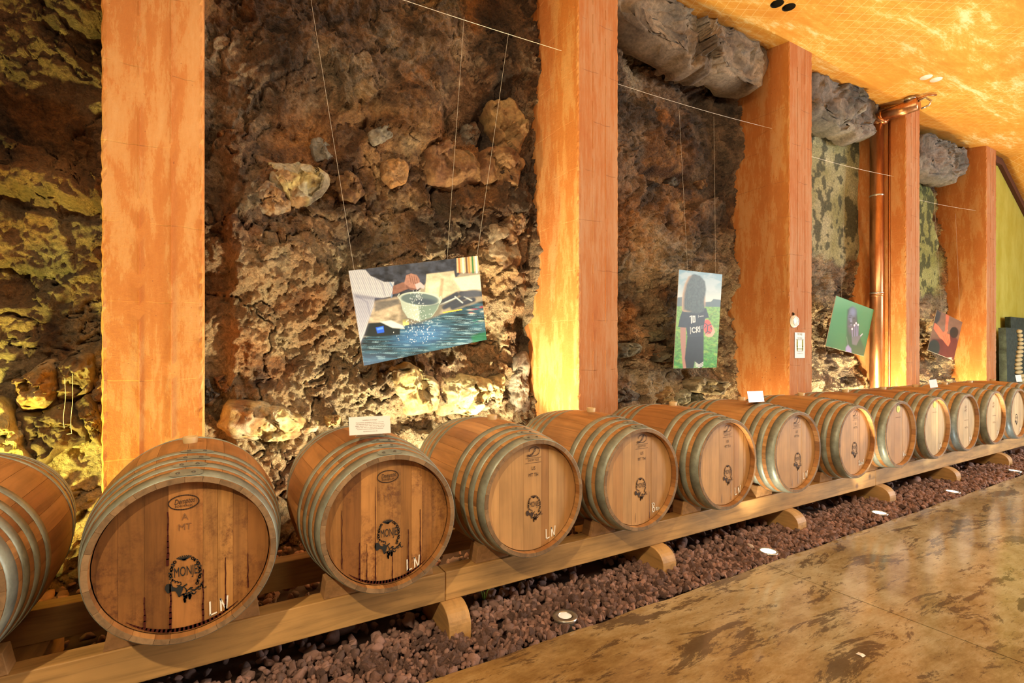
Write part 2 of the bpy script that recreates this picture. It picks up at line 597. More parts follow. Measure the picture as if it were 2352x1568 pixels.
def slab(x0, x1):
    m = MB()
    n = 60
    edge = [(x0 + (x1 - x0) * i / n, 2.0 + 0.006 * math.sin(i * 1.7) + random.uniform(-0.004, 0.004)) for i in range(n + 1)]
    top = [(x0, -6.0)] + edge + [(x1, -6.0)]
    q = len(top)
    m.add([(a, b, 0.0) for a, b in top] + [(a, b, -0.1) for a, b in top],
          [tuple(range(q - 1, -1, -1))] + [(i, (i + 1) % q, q + (i + 1) % q, q + i) for i in range(q)])
    o = m.build('slab', M['floor'], floor)
    return o


slab(-6, 3.076)
slab(3.083, 16)


def ceil_z(Y):
    return 4.85 + (0.16 * (Y - YP) if Y > YP else 0.035 * (Y - YP))


def ceiling_with_holes(holes):
    import bmesh
    bm = bmesh.new()
    X0, X1, Y0 = -4.0, 12.35, -6.0
    loop = [bm.verts.new(p) for p in ((X0, Y0, ceil_z(Y0)), (X1, Y0, ceil_z(Y0)), (X1, YP, ceil_z(YP)), (X0, YP, ceil_z(YP)))]
    edges = [bm.edges.new((loop[i], loop[(i + 1) % 4])) for i in range(4)]
    for hx, hy, r in holes:
        ring = [bm.verts.new((hx + r * math.cos(2 * PI * i / 24), hy + r * math.sin(2 * PI * i / 24), ceil_z(hy + r * math.sin(2 * PI * i / 24)))) for i in range(24)]
        edges += [bm.edges.new((ring[i], ring[(i + 1) % 24])) for i in range(24)]
    bmesh.ops.triangle_fill(bm, use_beauty=True, use_dissolve=False, edges=edges)
    a = [bm.verts.new(p) for p in ((X0, 4.7, ceil_z(4.7)), (X1, 4.7, ceil_z(4.7)))]
    bm.faces.new((loop[3], loop[2], a[1], a[0]))
    # falling end of the ceiling beyond the last pillar
    b = [bm.verts.new((15.6, Y0, 3.05 + ceil_z(Y0) - 4.85)), bm.verts.new((15.6, YP, 3.05)), bm.verts.new((15.6, 4.7, 3.05 + 0.2))]
    bm.faces.new((loop[1], b[0], b[1], loop[2]))
    bm.faces.new((loop[2], b[1], b[2], a[1]))
    bmesh.ops.recalc_face_normals(bm, faces=bm.faces)
    me = bpy.data.meshes.new('ceiling')
    bm.to_mesh(me)
    bm.free()
    return link('ceiling', me, M['ceiling'])


HOLES = [(4.87, 3.04, 0.062), (5.02, 3.01, 0.062)]
ceiling = tag(ceiling_with_holes(HOLES), kind='structure')
for hx, hy, r in HOLES:
    z = ceil_z(hy)
    MB().lathe([(r, -0.004), (r, 0.14), (0.001, 0.14)], 24).build('recess', M['dark'], ceiling, True).location = (hx, hy, z)
for hx, hy in ((7.787, 2.89), (7.96, 2.85)):
    o = MB().lathe([(0.001, -0.006), (0.062, -0.006), (0.066, 0.0)], 24).build('plug', M['white_plastic'], ceiling, True)
    o.location = (hx, hy, ceil_z(hy))

# green end wall beyond the last pillar and the far side wall
zt = lambda X: 4.85 - max(0, X - 12.35) * (1.8 / 3.25)
wr = MB().prism_y([(11.6, 0), (15.6, 0), (15.6, zt(15.6) + 0.05), (12.35, 4.93), (11.6, 4.93)], 3.5, 3.7).build('wall_end', M['green'])
tag(wr, kind='structure')
tag(MB().prism_y([(12.0, 4.86), (12.35, 4.86), (15.6, zt(15.6)), (15.6, zt(15.6) - 0.10), (12.33, 4.74), (12.0, 4.74)], 3.44, 3.51).build('edge_shade_1', M['shade_brown']), kind='structure')  # brown strip stands for the shaded underside edge of the ceiling
tag(MB().box(15.6, 15.8, -6, 3.7, -0.1, 3.3).build('wall_right', M['green']), kind='structure')

# ------------------------------------------------------------------ the rock face
def palette(t, stops):
    """Piecewise colour along t."""
    ps = np.array([p for p, _ in stops])
    cs = np.array([c for _, c in stops])
    return np.stack([np.interp(t, ps, cs[:, i]) for i in range(3)], -1)


def ell(X, Z, x, y, rx, ry, Yd=3.98, soft=0.35, rot=0.0):
    """Soft ellipse mask given by its place and half-sizes (metres)."""
    p = at(x, y, Yd)
    dx, dz = X - p.x, Z - p.z
    c, s_ = math.cos(rot), math.sin(rot)
    d = np.hypot((dx * c + dz * s_) / rx, (-dx * s_ + dz * c) / ry)
    return 1 - sstep(1 - soft, 1 + soft, d)


def rock_height(X, Z):
    """How far the face stands out towards the room from Y = 4.1, and masks."""
    wx = X + 0.10 * fbm(X * 2.1, Z * 2.1, o=4, seed=5, gain=0.6)
    wz = Z + 0.10 * fbm(X * 2.1, Z * 2.1, o=4, seed=9, gain=0.6)
    h = 0.09 * fbm(wx * 0.9, wz * 0.9, o=3, seed=1)
    h += 0.12 * facets(wx * 1.5, wz * 1.9, 21) + 0.050 * facets(wx * 4.1, wz * 4.6, 22) + 0.016 * facets(wx * 11, wz * 12, 23)
    h += 0.036 * fbm(wx * 4.2, wz * 4.6, o=5, seed=31, gain=0.6)
    rid = 1 - np.abs(fbm(wx * 2.0, wz * 2.6, o=4, seed=41, gain=0.6))
    h -= 0.06 * sstep(0.94, 1.0, rid)                                       # cracks
    # conglomerate: knobs of several sizes
    ux, uz = X + 0.03 * vn(X * 8, Z * 8, seed=52), Z + 0.03 * vn(X * 8, Z * 8, seed=53)
    k1, k1b, _ = worley(ux * 12, uz * 13, 51)
    k2, k2b, _ = worley(ux * 30, uz * 32, 61)
    knob = sstep(-0.25, 0.35, fbm(X * 1.3 + 4, Z * 1.3, o=3, seed=71))
    smooth = np.zeros_like(X)
    for a in ((880, 180, 0.55, 0.55), (930, 300, 0.45, 0.30), (1010, 470, 0.35, 0.3), (1560, 330, 0.6, 0.35), (690, 300, 0.35, 0.3)):
        smooth = np.maximum(smooth, ell(X, Z, *a))
    knob = knob * (1 - 0.65 * smooth)
    h += knob * (0.045 * (0.55 - k1) + 0.034 * (0.5 - k2)) + (1 - knob) * 0.010 * fbm(X * 30, Z * 30, o=2, seed=81)
    h += 0.014 * fbm(X * 17, Z * 15, o=3, seed=91, gain=0.6) + 0.006 * vn(X * 60, Z * 60, seed=95)
    # large swells and hollows of this particular wall
    for x, y, rx, ry, am, rot in ((850, 230, 0.75, 0.42, 0.17, -0.35), (960, 280, 0.33, 0.25, 0.12, 0.6), (1000, 80, 0.6, 0.45, 0.08, 0),
                                  (1040, 300, 0.16, 0.20, -0.18, -0.4), (1110, 300, 0.07, 0.16, -0.16, 0), (770, 440, 0.22, 0.10, -0.10, 0.3),
                                  (1170, 520, 0.22, 0.75, 0.10, 0), (1215, 700, 0.07, 0.8, -0.16, 0), (620, 560, 0.5, 0.3, 0.06, 0), (760, 760, 0.35, 0.3, -0.06, 0),
                                  (490, 700, 0.10, 1.6, -0.12, 0), (1530, 405, 0.42, 0.075, -0.20, 0.06), (1560, 300, 0.55, 0.42, 0.10, 0),
                                  (1500, 740, 0.40, 0.10, -0.10, 0), (1500, 660, 0.5, 0.18, 0.05, 0), (1600, 890, 0.6, 0.15, 0.08, 0),
                                  (90, 430, 0.35, 0.10, 0.09, -0.1), (120, 470, 0.4, 0.05, -0.10, -0.1), (210, 270, 0.2, 0.12, 0.10, 0.7),
                                  (1920, 860, 0.8, 0.35, 0.16, 0), (2150, 860, 0.9, 0.35, 0.18, 0)):
        h += am * ell(X, Z, x, y, rx, ry, rot=rot, soft=0.45)
    h += 0.10 * sstep(1.2, 0.2, Z)                                          # the foot of the face spreads
    # smooth plaster patches high in the two far bays
    edge = 0.10 * fbm(X * 3, Z * 3, o=3, seed=101)
    pl = sstep(6.3, 6.5, X) * sstep(2.62, 2.78, Z + edge) * sstep(4.62, 4.5, Z + edge * 0.4)
    pl = np.where(X > 8.6, sstep(2.35, 2.5, Z + edge) * sstep(4.34, 4.2, Z + edge * 0.4) * sstep(11.28, 11.0, X + 2 * edge), pl)
    h = h * (1 - pl) + pl * (0.05 + 0.015 * fbm(X * 3, Z * 3, o=3, seed=111))
    h += 0.09
    return h, knob, smooth, pl


def rock_color(X, Z, knob, smooth, pl, h):
    t = 0.5 + 0.5 * fbm(X * 2.3, Z * 2.3, o=5, seed=201, gain=0.6)
    c = palette(t, [(0.1, (0.055, 0.028, 0.014)), (0.4, (0.135, 0.066, 0.028)), (0.6, (0.24, 0.115, 0.042)), (0.8, (0.33, 0.185, 0.075)), (1.0, (0.42, 0.29, 0.15))])
    rust = sstep(0.1, 0.5, fbm(X * 1.6 + 9, Z * 1.9, o=4, seed=211))
    c = c * (1 - 0.6 * rust[:, None]) + 0.6 * rust[:, None] * np.array((0.38, 0.155, 0.036))
    grey = sstep(0.05, 0.45, fbm(X * 1.1 + 2, Z * 1.3, o=4, seed=221) + 0.35 * sstep(2.7, 3.6, Z) + 0.45 * sstep(3.2, 3.6, X))
    gw = (0.45 + 0.2 * sstep(3.0, 3.4, X))[:, None] * grey[:, None]
    c = c * (1 - gw) + gw * palette(t, [(0, (0.07, 0.052, 0.038)), (0.5, (0.20, 0.155, 0.115)), (1, (0.36, 0.30, 0.235))])
    orange = np.maximum(ell(X, Z, 690, 310, 0.18, 0.14, soft=0.8), ell(X, Z, 960, 215, 0.14, 0.2, soft=0.8))
    orange = orange * sstep(-0.3, 0.3, fbm(X * 6, Z * 6, o=3, seed=231))
    c = c * (1 - 0.7 * orange[:, None]) + 0.7 * orange[:, None] * np.array((0.50, 0.22, 0.055))
    lit_chips = (0.35 + 0.65 * knob) * sstep(-0.05, 0.45, fbm(X * 5, Z * 5, o=4, seed=241)) * sstep(3.2, 1.6, Z)  # pale chips, confined low down to paint in the floodlit zone
    c = c * (1 - 0.5 * lit_chips[:, None]) + 0.5 * lit_chips[:, None] * np.array((0.50, 0.42, 0.26))
    dirt = sstep(0.05, 0.5, fbm(X * 7, Z * 7, o=5, seed=271, gain=0.65))
    c = c * (1 - 0.42 * dirt[:, None])
    blot = sstep(0.22, 0.42, fbm(X * 9, Z * 7, o=4, seed=251) + 0.45 * fbm(X * 1.8, Z * 1.8, o=2, seed=252))
    pc = palette(t, [(0, (0.44, 0.40, 0.16)), (0.6, (0.60, 0.55, 0.29)), (1, (0.70, 0.64, 0.38))])
    pc = pc * (1 - 0.85 * blot[:, None]) + 0.85 * blot[:, None] * np.array((0.10, 0.105, 0.062))
    far = (X > 8.6)[:, None]
    pc = np.where(far, pc * np.array((0.88, 0.95, 0.6)), pc)
    lit_tan = (0.68 * sstep(2.9, 1.5, Z) * (0.5 + 0.6 * fbm(X * 4, Z * 4, o=3, seed=261)))[:, None]  # cream tone paints lamplight into the lower face
    c = c * (1 - np.clip(lit_tan, 0, 1)) + np.clip(lit_tan, 0, 1) * np.array((0.44, 0.36, 0.22))
    c = np.clip(c * np.array((1.06, 0.98, 0.88)) * (1.02 + 0.35 * sstep(3.0, 3.5, X))[:, None], 0, 0.75)
    return c * (1 - pl[:, None]) + pc * pl[:, None]


def put_colors(me, cols):
    a = me.color_attributes.new('Col', 'FLOAT_COLOR', 'POINT')
    buf = np.ones((len(cols), 4), np.float32)
    buf[:, :3] = cols
    a.data.foreach_set('color', buf.ravel())


def grid_mesh(name, P, nx, nz, flip=False):
    idx = np.arange(nx * nz).reshape(nz, nx)
    q = np.stack([idx[:-1, :-1], idx[:-1, 1:], idx[1:, 1:], idx[1:, :-1]], -1).reshape(-1, 4)
    if flip:
        q = q[:, ::-1]
    me = bpy.data.meshes.new(name)
    me.vertices.add(len(P))
    me.vertices.foreach_set('co', np.asarray(P, np.float32).ravel())
    me.loops.add(q.size)
    me.loops.foreach_set('vertex_index', q.astype(np.int32).ravel())
    me.polygons.add(len(q))
    me.polygons.foreach_set('loop_start', np.arange(0, q.size, 4, dtype=np.int32))
    me.update(calc_edges=True)
    me.validate()
    return me


xs = np.concatenate([np.arange(-2.4, -1.2, 0.03), np.arange(-1.2, 2.75, 0.0088), np.arange(2.75, 6.2, 0.0165), np.arange(6.2, 12.2, 0.026)])
zs = np.arange(-0.1, 5.12, 0.0105)
GX, GZ = [a.ravel() for a in np.meshgrid(xs, zs)]
rh, rk, rs, rp = rock_height(GX, GZ)
Yrock = 4.1 - rh
# sideways jitter so that knobs undercut a little
jx = 0.012 * vn(GX * 20, GZ * 20, seed=301) * (1 - rp)
jz = 0.012 * vn(GX * 20, GZ * 20, seed=302) * (1 - rp)
me = grid_mesh('wall_back', np.stack([GX + jx, Yrock, GZ + jz], -1), len(xs), len(zs))
put_colors(me, rock_color(GX, GZ, rk, rs, rp, rh))
wall_back = tag(link('wall_back', me, M['rock'], None, True), kind='structure')


def zc(x0, y0, s, pts):
    return [(x0 + a / s, y0 + b / s) for a, b in pts]


def boulder(pix, Yb, prot, ca, cb, facet=0.25, seed=0, pale=0.0, nseg=84, nring=26, p=3.2):
    """A rock with its own outline and depth, bedded in the face."""
    pts = [at(x, y, Yb) for x, y in pix]
    cx_ = sum(q.x for q in pts) / len(pts)
    cz_ = sum(q.z for q in pts) / len(pts)
    if Yb > 3.81:
        hh = rock_height(np.array([cx_] + [q.x for q in pts]), np.array([cz_] + [q.z for q in pts]))[0]
        Yb = 4.1 - float(np.median(hh)) + 0.015
        prot *= 0.85
    poly = np.array([(q.x - cx_, q.z - cz_) for q in pts])
    n = len(poly)
    ang = np.linspace(0, 2 * PI, nseg, endpoint=False)
    rad = np.zeros(nseg)
    for i, a in enumerate(ang):
        d = np.array((math.cos(a), math.sin(a)))
        best = 0
        for j in range(n):
            A, B = poly[j], poly[(j + 1) % n]
            e = B - A
            den = d[0] * e[1] - d[1] * e[0]
            if abs(den) < 1e-9:
                continue
            t = (A[0] * e[1] - A[1] * e[0]) / den
            u = (A[0] * d[1] - A[1] * d[0]) / den
            if t > 0 and -1e-6 <= u <= 1 + 1e-6:
                best = max(best, t)
        rad[i] = best if best else 0.05
    rad = (rad + 0.5 * (np.roll(rad, 1) + np.roll(rad, -1))) / 2
    rr = np.linspace(0, 1.0, nring) ** 0.8
    V = []
    if Yb < 3.82:
        p = 6.5
    rings = [(r, (1 - r ** p) ** (1 / p) * prot) for r in rr[1:]] + [(1.0, -prot * 0.35), (0.86, -prot * 0.9)]
    V.append((0, -prot, 0))
    for r, dpt in rings:
        for i, a in enumerate(ang):
            V.append((rad[i] * r * math.cos(a), -dpt, rad[i] * r * math.sin(a)))
    V = np.array(V)
    size = float(rad.mean())
    q = 1.6 / size
    sx, sz, sy = V[:, 0] * q + seed * 7.3, V[:, 2] * q + seed * 3.1, V[:, 1] * q
    k = sstep(1.15, 0.2, np.hypot(V[:, 0], V[:, 2]) / (size * 1.25))
    wxs, wzs = sx + 0.25 * fbm(sx, sz, o=3, seed=405 + seed), sz + 0.25 * fbm(sx, sz, o=3, seed=406 + seed)
    strata = Yb < 3.82
    big = 1.3 if strata else 0.4
    V[:, 1] -= (facet * prot * 2.2 * facets(wxs * 0.9, wzs * 0.9, 400 + seed) + 0.22 * prot * fbm(sx * 1.2, sz * 1.2, sy, o=4, seed=410 + seed, gain=0.6)) * (0.35 + 0.65 * k)
    V[:, 1] -= 0.030 * big * facets(V[:, 0] * 9 + seed, V[:, 2] * 9, 420 + seed) + 0.016 * big * fbm(V[:, 0] * 22, V[:, 2] * 22 + seed, o=3, seed=430 + seed, gain=0.65)
    jit = (0.10 if strata else 0.05) * size
    V[:, 0] += jit * fbm(sx * 1.6, sz * 1.6, o=4, seed=440 + seed, gain=0.6)
    V[:, 2] += jit * fbm(sx * 1.6, sz * 1.6, o=4, seed=450 + seed, gain=0.6)
    Fc = [(0, 1 + (i + 1) % nseg, 1 + i) for i in range(nseg)]
    R = len(rings)
    for a in range(R - 1):
        for i in range(nseg):
            i2 = (i + 1) % nseg
            Fc.append((1 + a * nseg + i, 1 + a * nseg + i2, 1 + (a + 1) * nseg + i2, 1 + (a + 1) * nseg + i))
    me = bpy.data.meshes.new('boulder')
    me.from_pydata([tuple(v) for v in V], [], Fc)
    me.update()
    t = 0.5 + 0.6 * fbm(sx * 1.1, sz * 1.1, o=5, seed=460 + seed, gain=0.65)
    cols = palette(t, [(0.2, ca), (0.8, cb)])
    if pale:
        pm = sstep(0.0, 0.35, fbm(sx * 1.3 + 5, sz * 1.3, o=4, seed=470 + seed)) * pale
        cols = cols * (1 - pm[:, None]) + pm[:, None] * np.array((0.60, 0.55, 0.40))
    put_colors(me, cols * (1.0 if strata else 0.72))
    o = link('boulder', me, M['boulder'], wall_back, True)
    o.location = (cx_, Yb, cz_)
    return o


BR, OC, YE, GR, DK = (0.16, 0.07, 0.026), (0.36, 0.19, 0.07), (0.58, 0.44, 0.17), (0.24, 0.20, 0.15), (0.07, 0.036, 0.018)
ZA = lambda p: zc(470, 180, 4.127, p)
ZB = lambda p: zc(700, 0, 2.904, p)
ZD = lambda p: zc(470, 860, 6.03, p)
ZE = lambda p: zc(700, 500, 2.904, p)
ZF = lambda p: zc(0, 760, 4.9, p)
ZG = lambda p: zc(1420, 560, 4.357, p)
ZH = lambda p: zc(1400, 0, 2.45, p)
for i, (pix, Yb, pr, ca, cb, fac, pale) in enumerate([
    (ZA([(590, 760), (750, 790), (930, 790), (1180, 890), (1210, 960), (1140, 1080), (1010, 1180), (850, 1225), (770, 1130), (600, 940)]), 3.92, 0.20, OC, YE, 0.22, 0.7),
    (ZA([(440, 1060), (560, 980), (650, 1000), (830, 1170), (830, 1250), (640, 1310), (480, 1290)]), 3.93, 0.14, BR, OC, 0.3, 0.25),
    (ZA([(110, 500), (200, 455), (300, 470), (290, 560), (160, 570)]), 3.97, 0.09, BR, OC, 0.2, 0.0),
    (ZA([(1290, 860), (1400, 800), (1480, 880), (1570, 1050), (1480, 1150), (1330, 1100)]), 3.92, 0.12, BR, OC, 0.3, 0.0),
    (ZA([(1060, 480), (1300, 430), (1340, 560), (1260, 700), (1100, 700), (1040, 560)]), 3.88, 0.07, GR, (0.32, 0.27, 0.2), 0.4, 0.0),
    (ZB([(1250, 640), (1420, 610), (1500, 720), (1515, 850), (1480, 1000), (1440, 1010), (1340, 960), (1300, 860), (1280, 760)]), 3.84, 0.16, OC, (0.5, 0.31, 0.12), 0.45, 0.0),
    (ZB([(1215, 970), (1290, 940), (1380, 960), (1490, 1070), (1440, 1240), (1400, 1310), (1260, 1240), (1185, 1130)]), 3.82, 0.18, (0.2, 0.085, 0.03), OC, 0.3, 0.0),
    (ZB([(1100, 790), (1190, 760), (1215, 850), (1180, 980), (1105, 1000)]), 3.96, 0.12, BR, GR, 0.2, 0.0),
    (ZB([(800, 990), (930, 930), (1060, 980), (1180, 1090), (1220, 1200), (1000, 1260), (820, 1210)]), 3.93, 0.15, (0.25, 0.11, 0.04), OC, 0.35, 0.0),
    (ZB([(530, 1060), (640, 1020), (720, 1090), (700, 1200), (600, 1230), (530, 1160)]), 3.90, 0.08, OC, (0.5, 0.24, 0.07), 0.3, 0.0),
    (ZB([(430, 870), (560, 790), (640, 800), (600, 900), (470, 960)]), 3.82, 0.05, GR, (0.33, 0.28, 0.2), 0.4, 0.0),
    (ZB([(1310, 1390), (1400, 1385), (1430, 1480), (1410, 1580), (1310, 1570)]), 3.93, 0.09, BR, OC, 0.3, 0.2),
    (ZD([(150, 800), (290, 420), (530, 370), (840, 390), (1270, 520), (1560, 600), (1690, 740), (1480, 870), (1100, 980), (400, 930)]), 3.86, 0.20, OC, YE, 0.45, 0.5),
    (ZD([(1670, 580), (1890, 570), (1900, 690), (1700, 760)]), 3.88, 0.10, OC, YE, 0.3, 0.0),
    (ZD([(-40, 60), (60, 80), (150, 300), (250, 290), (60, 430), (-40, 480)]), 3.92, 0.10, (0.08, 0.065, 0.045), (0.2, 0.17, 0.12), 0.3, 0.0),
    (ZD([(130, 60), (260, 20), (450, 80), (460, 180), (300, 290), (190, 230)]), 3.92, 0.10, BR, OC, 0.3, 0.2),
    (ZE([(560, 1000), (700, 960), (850, 1060), (910, 1160), (890, 1290), (700, 1330), (600, 1160)]), 3.85, 0.17, (0.42, 0.28, 0.1), YE, 0.45, 0.3),
    (ZE([(910, 1060), (1080, 1040), (1290, 1080), (1290, 1180), (1180, 1330), (930, 1330)]), 3.84, 0.17, (0.40, 0.29, 0.12), (0.54, 0.44, 0.2), 0.4, 0.2),
    (ZE([(1290, 1080), (1390, 1040), (1400, 1150), (1370, 1270), (1250, 1310), (1270, 1180)]), 3.82, 0.13, (0.34, 0.24, 0.1), (0.46, 0.36, 0.16), 0.3, 0.0),
    (ZE([(1430, 920), (1520, 880), (1520, 1300), (1390, 1360), (1400, 1100)]), 3.95, 0.10, DK, GR, 0.3, 0.2),
    (ZE([(1230, 50), (1350, 60), (1420, 150), (1420, 330), (1330, 400), (1230, 250)]), 3.93, 0.12, BR, OC, 0.4, 0.4),
    (ZF([(70, 700), (130, 560), (240, 470), (400, 340), (560, 300), (610, 560), (600, 740), (470, 910), (180, 925), (60, 760)]), 3.87, 0.24, OC, (0.48, 0.27, 0.09), 0.45, 0.35),
    (ZF([(130, 890), (300, 920), (500, 900), (650, 840), (790, 790), (920, 940), (1000, 1100), (1010, 1250), (700, 1350), (500, 1560), (300, 1350), (240, 1150)]), 3.95, 0.16, (0.10, 0.06, 0.026), (0.2, 0.125, 0.055), 0.35, 0.0),
    (ZF([(590, 340), (880, 250), (1060, 220), (1040, 660), (800, 790), (600, 780)]), 3.96, 0.17, (0.12, 0.065, 0.026), (0.26, 0.16, 0.065), 0.4, 0.2),
    (ZF([(830, 800), (1010, 690), (1150, 1030), (1150, 1320), (1020, 1200), (960, 1000)]), 3.95, 0.14, (0.15, 0.095, 0.035), (0.27, 0.18, 0.07), 0.4, 0.0),
    (ZF([(-160, 760), (60, 760), (120, 890), (150, 1040), (240, 1180), (270, 1300), (400, 1490), (340, 1580), (100, 1500), (-160, 1400)]), 3.90, 0.16, (0.42, 0.30, 0.10), YE, 0.4, 0.2),
    (ZG([(-60, 1000), (200, 985), (265, 1010), (260, 1080), (150, 1140), (-60, 1160)]), 3.86, 0.16, (0.16, 0.14, 0.09), (0.3, 0.26, 0.17), 0.4, 0.0),
    (ZG([(370, 1090), (560, 1020), (640, 1060), (600, 1190), (400, 1180)]), 3.86, 0.14, (0.11, 0.085, 0.045), (0.22, 0.17, 0.09), 0.4, 0.0),
    (ZG([(330, 880), (460, 850), (490, 960), (340, 985)]), 3.88, 0.11, (0.11, 0.095, 0.05), (0.24, 0.2, 0.1), 0.4, 0.0),
    (ZG([(1010, 900), (1080, 870), (1110, 960), (1000, 995)]), 3.90, 0.09, DK, GR, 0.4, 0.0),
    (ZG([(375, 1530), (530, 1415), (540, 1590), (400, 1600)]), 3.84, 0.10, OC, (0.5, 0.34, 0.13), 0.4, 0.0),
    (ZG([(570, 1500), (680, 1430), (690, 1590), (560, 1600)]), 3.82, 0.10, (0.34, 0.31, 0.18), (0.48, 0.42, 0.26), 0.4, 0.3),
    (ZG([(690, 1480), (790, 1490), (810, 1580), (700, 1600)]), 3.84, 0.09, (0.14, 0.13, 0.07), (0.26, 0.22, 0.12), 0.4, 0.0),
    (ZG([(-60, 1540), (150, 1450), (250, 1480), (280, 1570), (-60, 1620)]), 3.84, 0.12, DK, GR, 0.4, 0.3),
    (ZG([(640, 1390), (800, 1330), (1050, 1400), (960, 1500), (700, 1470)]), 3.80, 0.12, (0.18, 0.13, 0.06), (0.34, 0.26, 0.13), 0.4, 0.2),
    (ZH([(-60, 0), (60, -30), (230, 10), (560, 150), (740, 230), (815, 290), (800, 430), (750, 540), (640, 510), (480, 450), (330, 370), (150, 250), (-60, 180)]), 3.80, 0.22, (0.13, 0.09, 0.06), (0.31, 0.225, 0.15), 0.3, 0.1),
    (ZH([(1040, 400), (1143, 420), (1220, 415), (1300, 475), (1380, 515), (1462, 600), (1455, 720), (1425, 805), (1310, 805), (1200, 745), (1040, 690)]), 3.80, 0.20, (0.09, 0.075, 0.06), (0.24, 0.195, 0.155), 0.4, 0.15),
    (ZH([(1680, 760), (1748, 780), (1840, 815), (1958, 850), (1955, 950), (1890, 1035), (1790, 1035), (1680, 980)]), 3.78, 0.20, (0.11, 0.09, 0.07), (0.26, 0.21, 0.165), 0.4, 0.1),
    (ZH([(420, 980), (470, 935), (505, 965), (490, 1010), (440, 1020)]), 3.90, 0.08, DK, GR, 0.3, 0.0),
    (ZH([(545, 1000), (590, 990), (600, 1040), (560, 1055)]), 3.88, 0.06, BR, OC, 0.3, 0.0),
]):
    boulder(pix, Yb, pr, ca, cb, fac, i, pale)

# ------------------------------------------------------------------ pillars
PX = [(-0.144, -0.009), (0.781, 0.911), (1.671, 1.806), (2.506, 2.632), (3.374, 3.502)]


def pillar(i, label):
    x0, x1 = PX[i][0] * YP, PX[i][1] * YP
    xm, wd = (x0 + x1) / 2, (x1 - x0) / 2
    nz = 170
    H = 4.85
    top = 5.02
    ch = 0.008
    prof = [(-wd, 0.95), (-wd, 0.5), (-wd, 0.2), (-wd, 0.025), (-wd, ch), (-wd + ch, 0), (-wd + 0.022, 0), (wd - 0.022, 0), (wd - ch, 0), (wd, ch), (wd, 0.025), (wd, 0.2), (wd, 0.5), (wd, 0.95)]
    rr = random.Random(40 + i)
    vs, fs = [], []
    m = len(prof)
    for a in range(nz + 1):
        z = -0.08 + (top + 0.08) * a / nz
        for b, (x, y) in enumerate(prof):
            j = 0.0035 if b in (4, 5, 8, 9) else 0.0
            zz = min(z, ceil_z(YP + y) + 0.02)
            vs.append((x + rr.uniform(-j, j), y + rr.uniform(-j, j), zz))
    for a in range(nz):
        for b in range(m - 1):
            fs.append((a * m + b, a * m + b + 1, (a + 1) * m + b + 1, (a + 1) * m + b))
    root = empty('concrete_pillar', (xm, YP, 0), label, 'pillar', 'orange concrete pillars along the rock face')
    sh = MB().add(vs, fs).build('shaft', M['pillar'], root)
    if i:
        sh.data.materials.append(M['pillar_worn'])
        for q, pg in enumerate(sh.data.polygons):
            if 5 <= q % (m - 1) <= 7:
                pg.material_index = 1
    for sx in ((-0.30, 0.33) if i == 0 else (-0.28, 0.36)):
        s = MB()
        for a in range(60):
            z0, z1 = H * a / 60, H * (a + 1) / 60
            if rr.random() < 0.82:
                s.box(sx * wd - 0.0018, sx * wd + 0.0018, -0.0035, 0.004, z0, z1)
        tag(s.build('formwork_seam', M['pillar_worn'] if i else M['pillar'], root), kind='stuff')
    return root


pillar(0, 'wide orange concrete pillar behind the first whole barrel, nearest the camera')
pillar(1, 'orange concrete pillar right of the washing photograph with glowing yellow left side')
pillar(2, 'orange concrete pillar carrying the white notice and round white plate')
pillar(3, 'orange concrete pillar with the copper pipe running down its left side')
pillar(4, 'farthest orange concrete pillar beside the green wall')

# ------------------------------------------------------------------ barrels
L_B, R_E, R_M = 0.95, 0.296, 0.349       # length, radius at the chime, radius at the bilge
Y_HEAD, Z_AX = 2.18, 0.622
T_ST = 0.027


def rad(y):
    t = 2 * y / L_B - 1
    return R_M - (R_M - R_E) * abs(t) ** 2.0


def stave_mesh(a0, a1, name='stave'):
    ny, na = 18, 3
    m = MB()
    gap = 0.00045
    ys = [L_B * (0.5 - 0.5 * math.cos(PI * i / (ny - 1))) * 0.5 + 0.5 * L_B * i / (ny - 1) for i in range(ny)]
    vs, fs = [], []
    row = 2 * (na + 1)
    for y in ys:
        r = rad(y)
        for inner in (0, 1):
            rr = r - (T_ST if inner else 0)
            if inner and (y < 0.012 or y > L_B - 0.012):
                rr += 0.008          # bevelled chime
            for i in range(na + 1):
                f = i / na
                a = a0 + gap / R_E + (a1 - a0 - 2 * gap / R_E) * f
                e = -0.0008 if (i in (0, na) and not inner) else 0.0
                vs.append(((rr + e) * math.cos(a), y, (rr + e) * math.sin(a)))
    for j in range(ny - 1):
        o, p = j * row, (j + 1) * row
        for i in range(na):
            fs.append((o + i, p + i, p + i + 1, o + i + 1))
            q = na + 1
            fs.append((o + q + i, o + q + i + 1, p + q + i + 1, p + q + i))
        fs.append((o, o + na + 1, p + na + 1, p))
        fs.append((o + na, p + na, p + 2 * na + 1, o + 2 * na + 1))
    for o, flip in ((0, False), ((ny - 1) * row, True)):
        for i in range(na):
            q = (o + i, o + i + 1, o + na + 1 + i + 1, o + na + 1 + i)
            fs.append(q[::-1] if flip else q)
    m.add(vs, fs)
    me = m.mesh(name)
    me.materials.append(M['stave_new'])
    me.materials.append(M['end_grain'])
    for q in list(me.polygons)[-2 * na:]:
        q.material_index = 1
    return me


def board_mesh(x0, x1, y0, y1, R):
    n = 8
    up, dn = [], []
    g = 0.0003
    for i in range(n + 1):
        x = x0 + g + (x1 - x0 - 2 * g) * i / n
        h = math.sqrt(max(R * R - x * x, 0.0004))
        up.append((x, h))
        dn.append((x, -h))
    pts = dn + up[::-1]
    return MB().prism_y(pts, y0, y1).mesh('head_board')


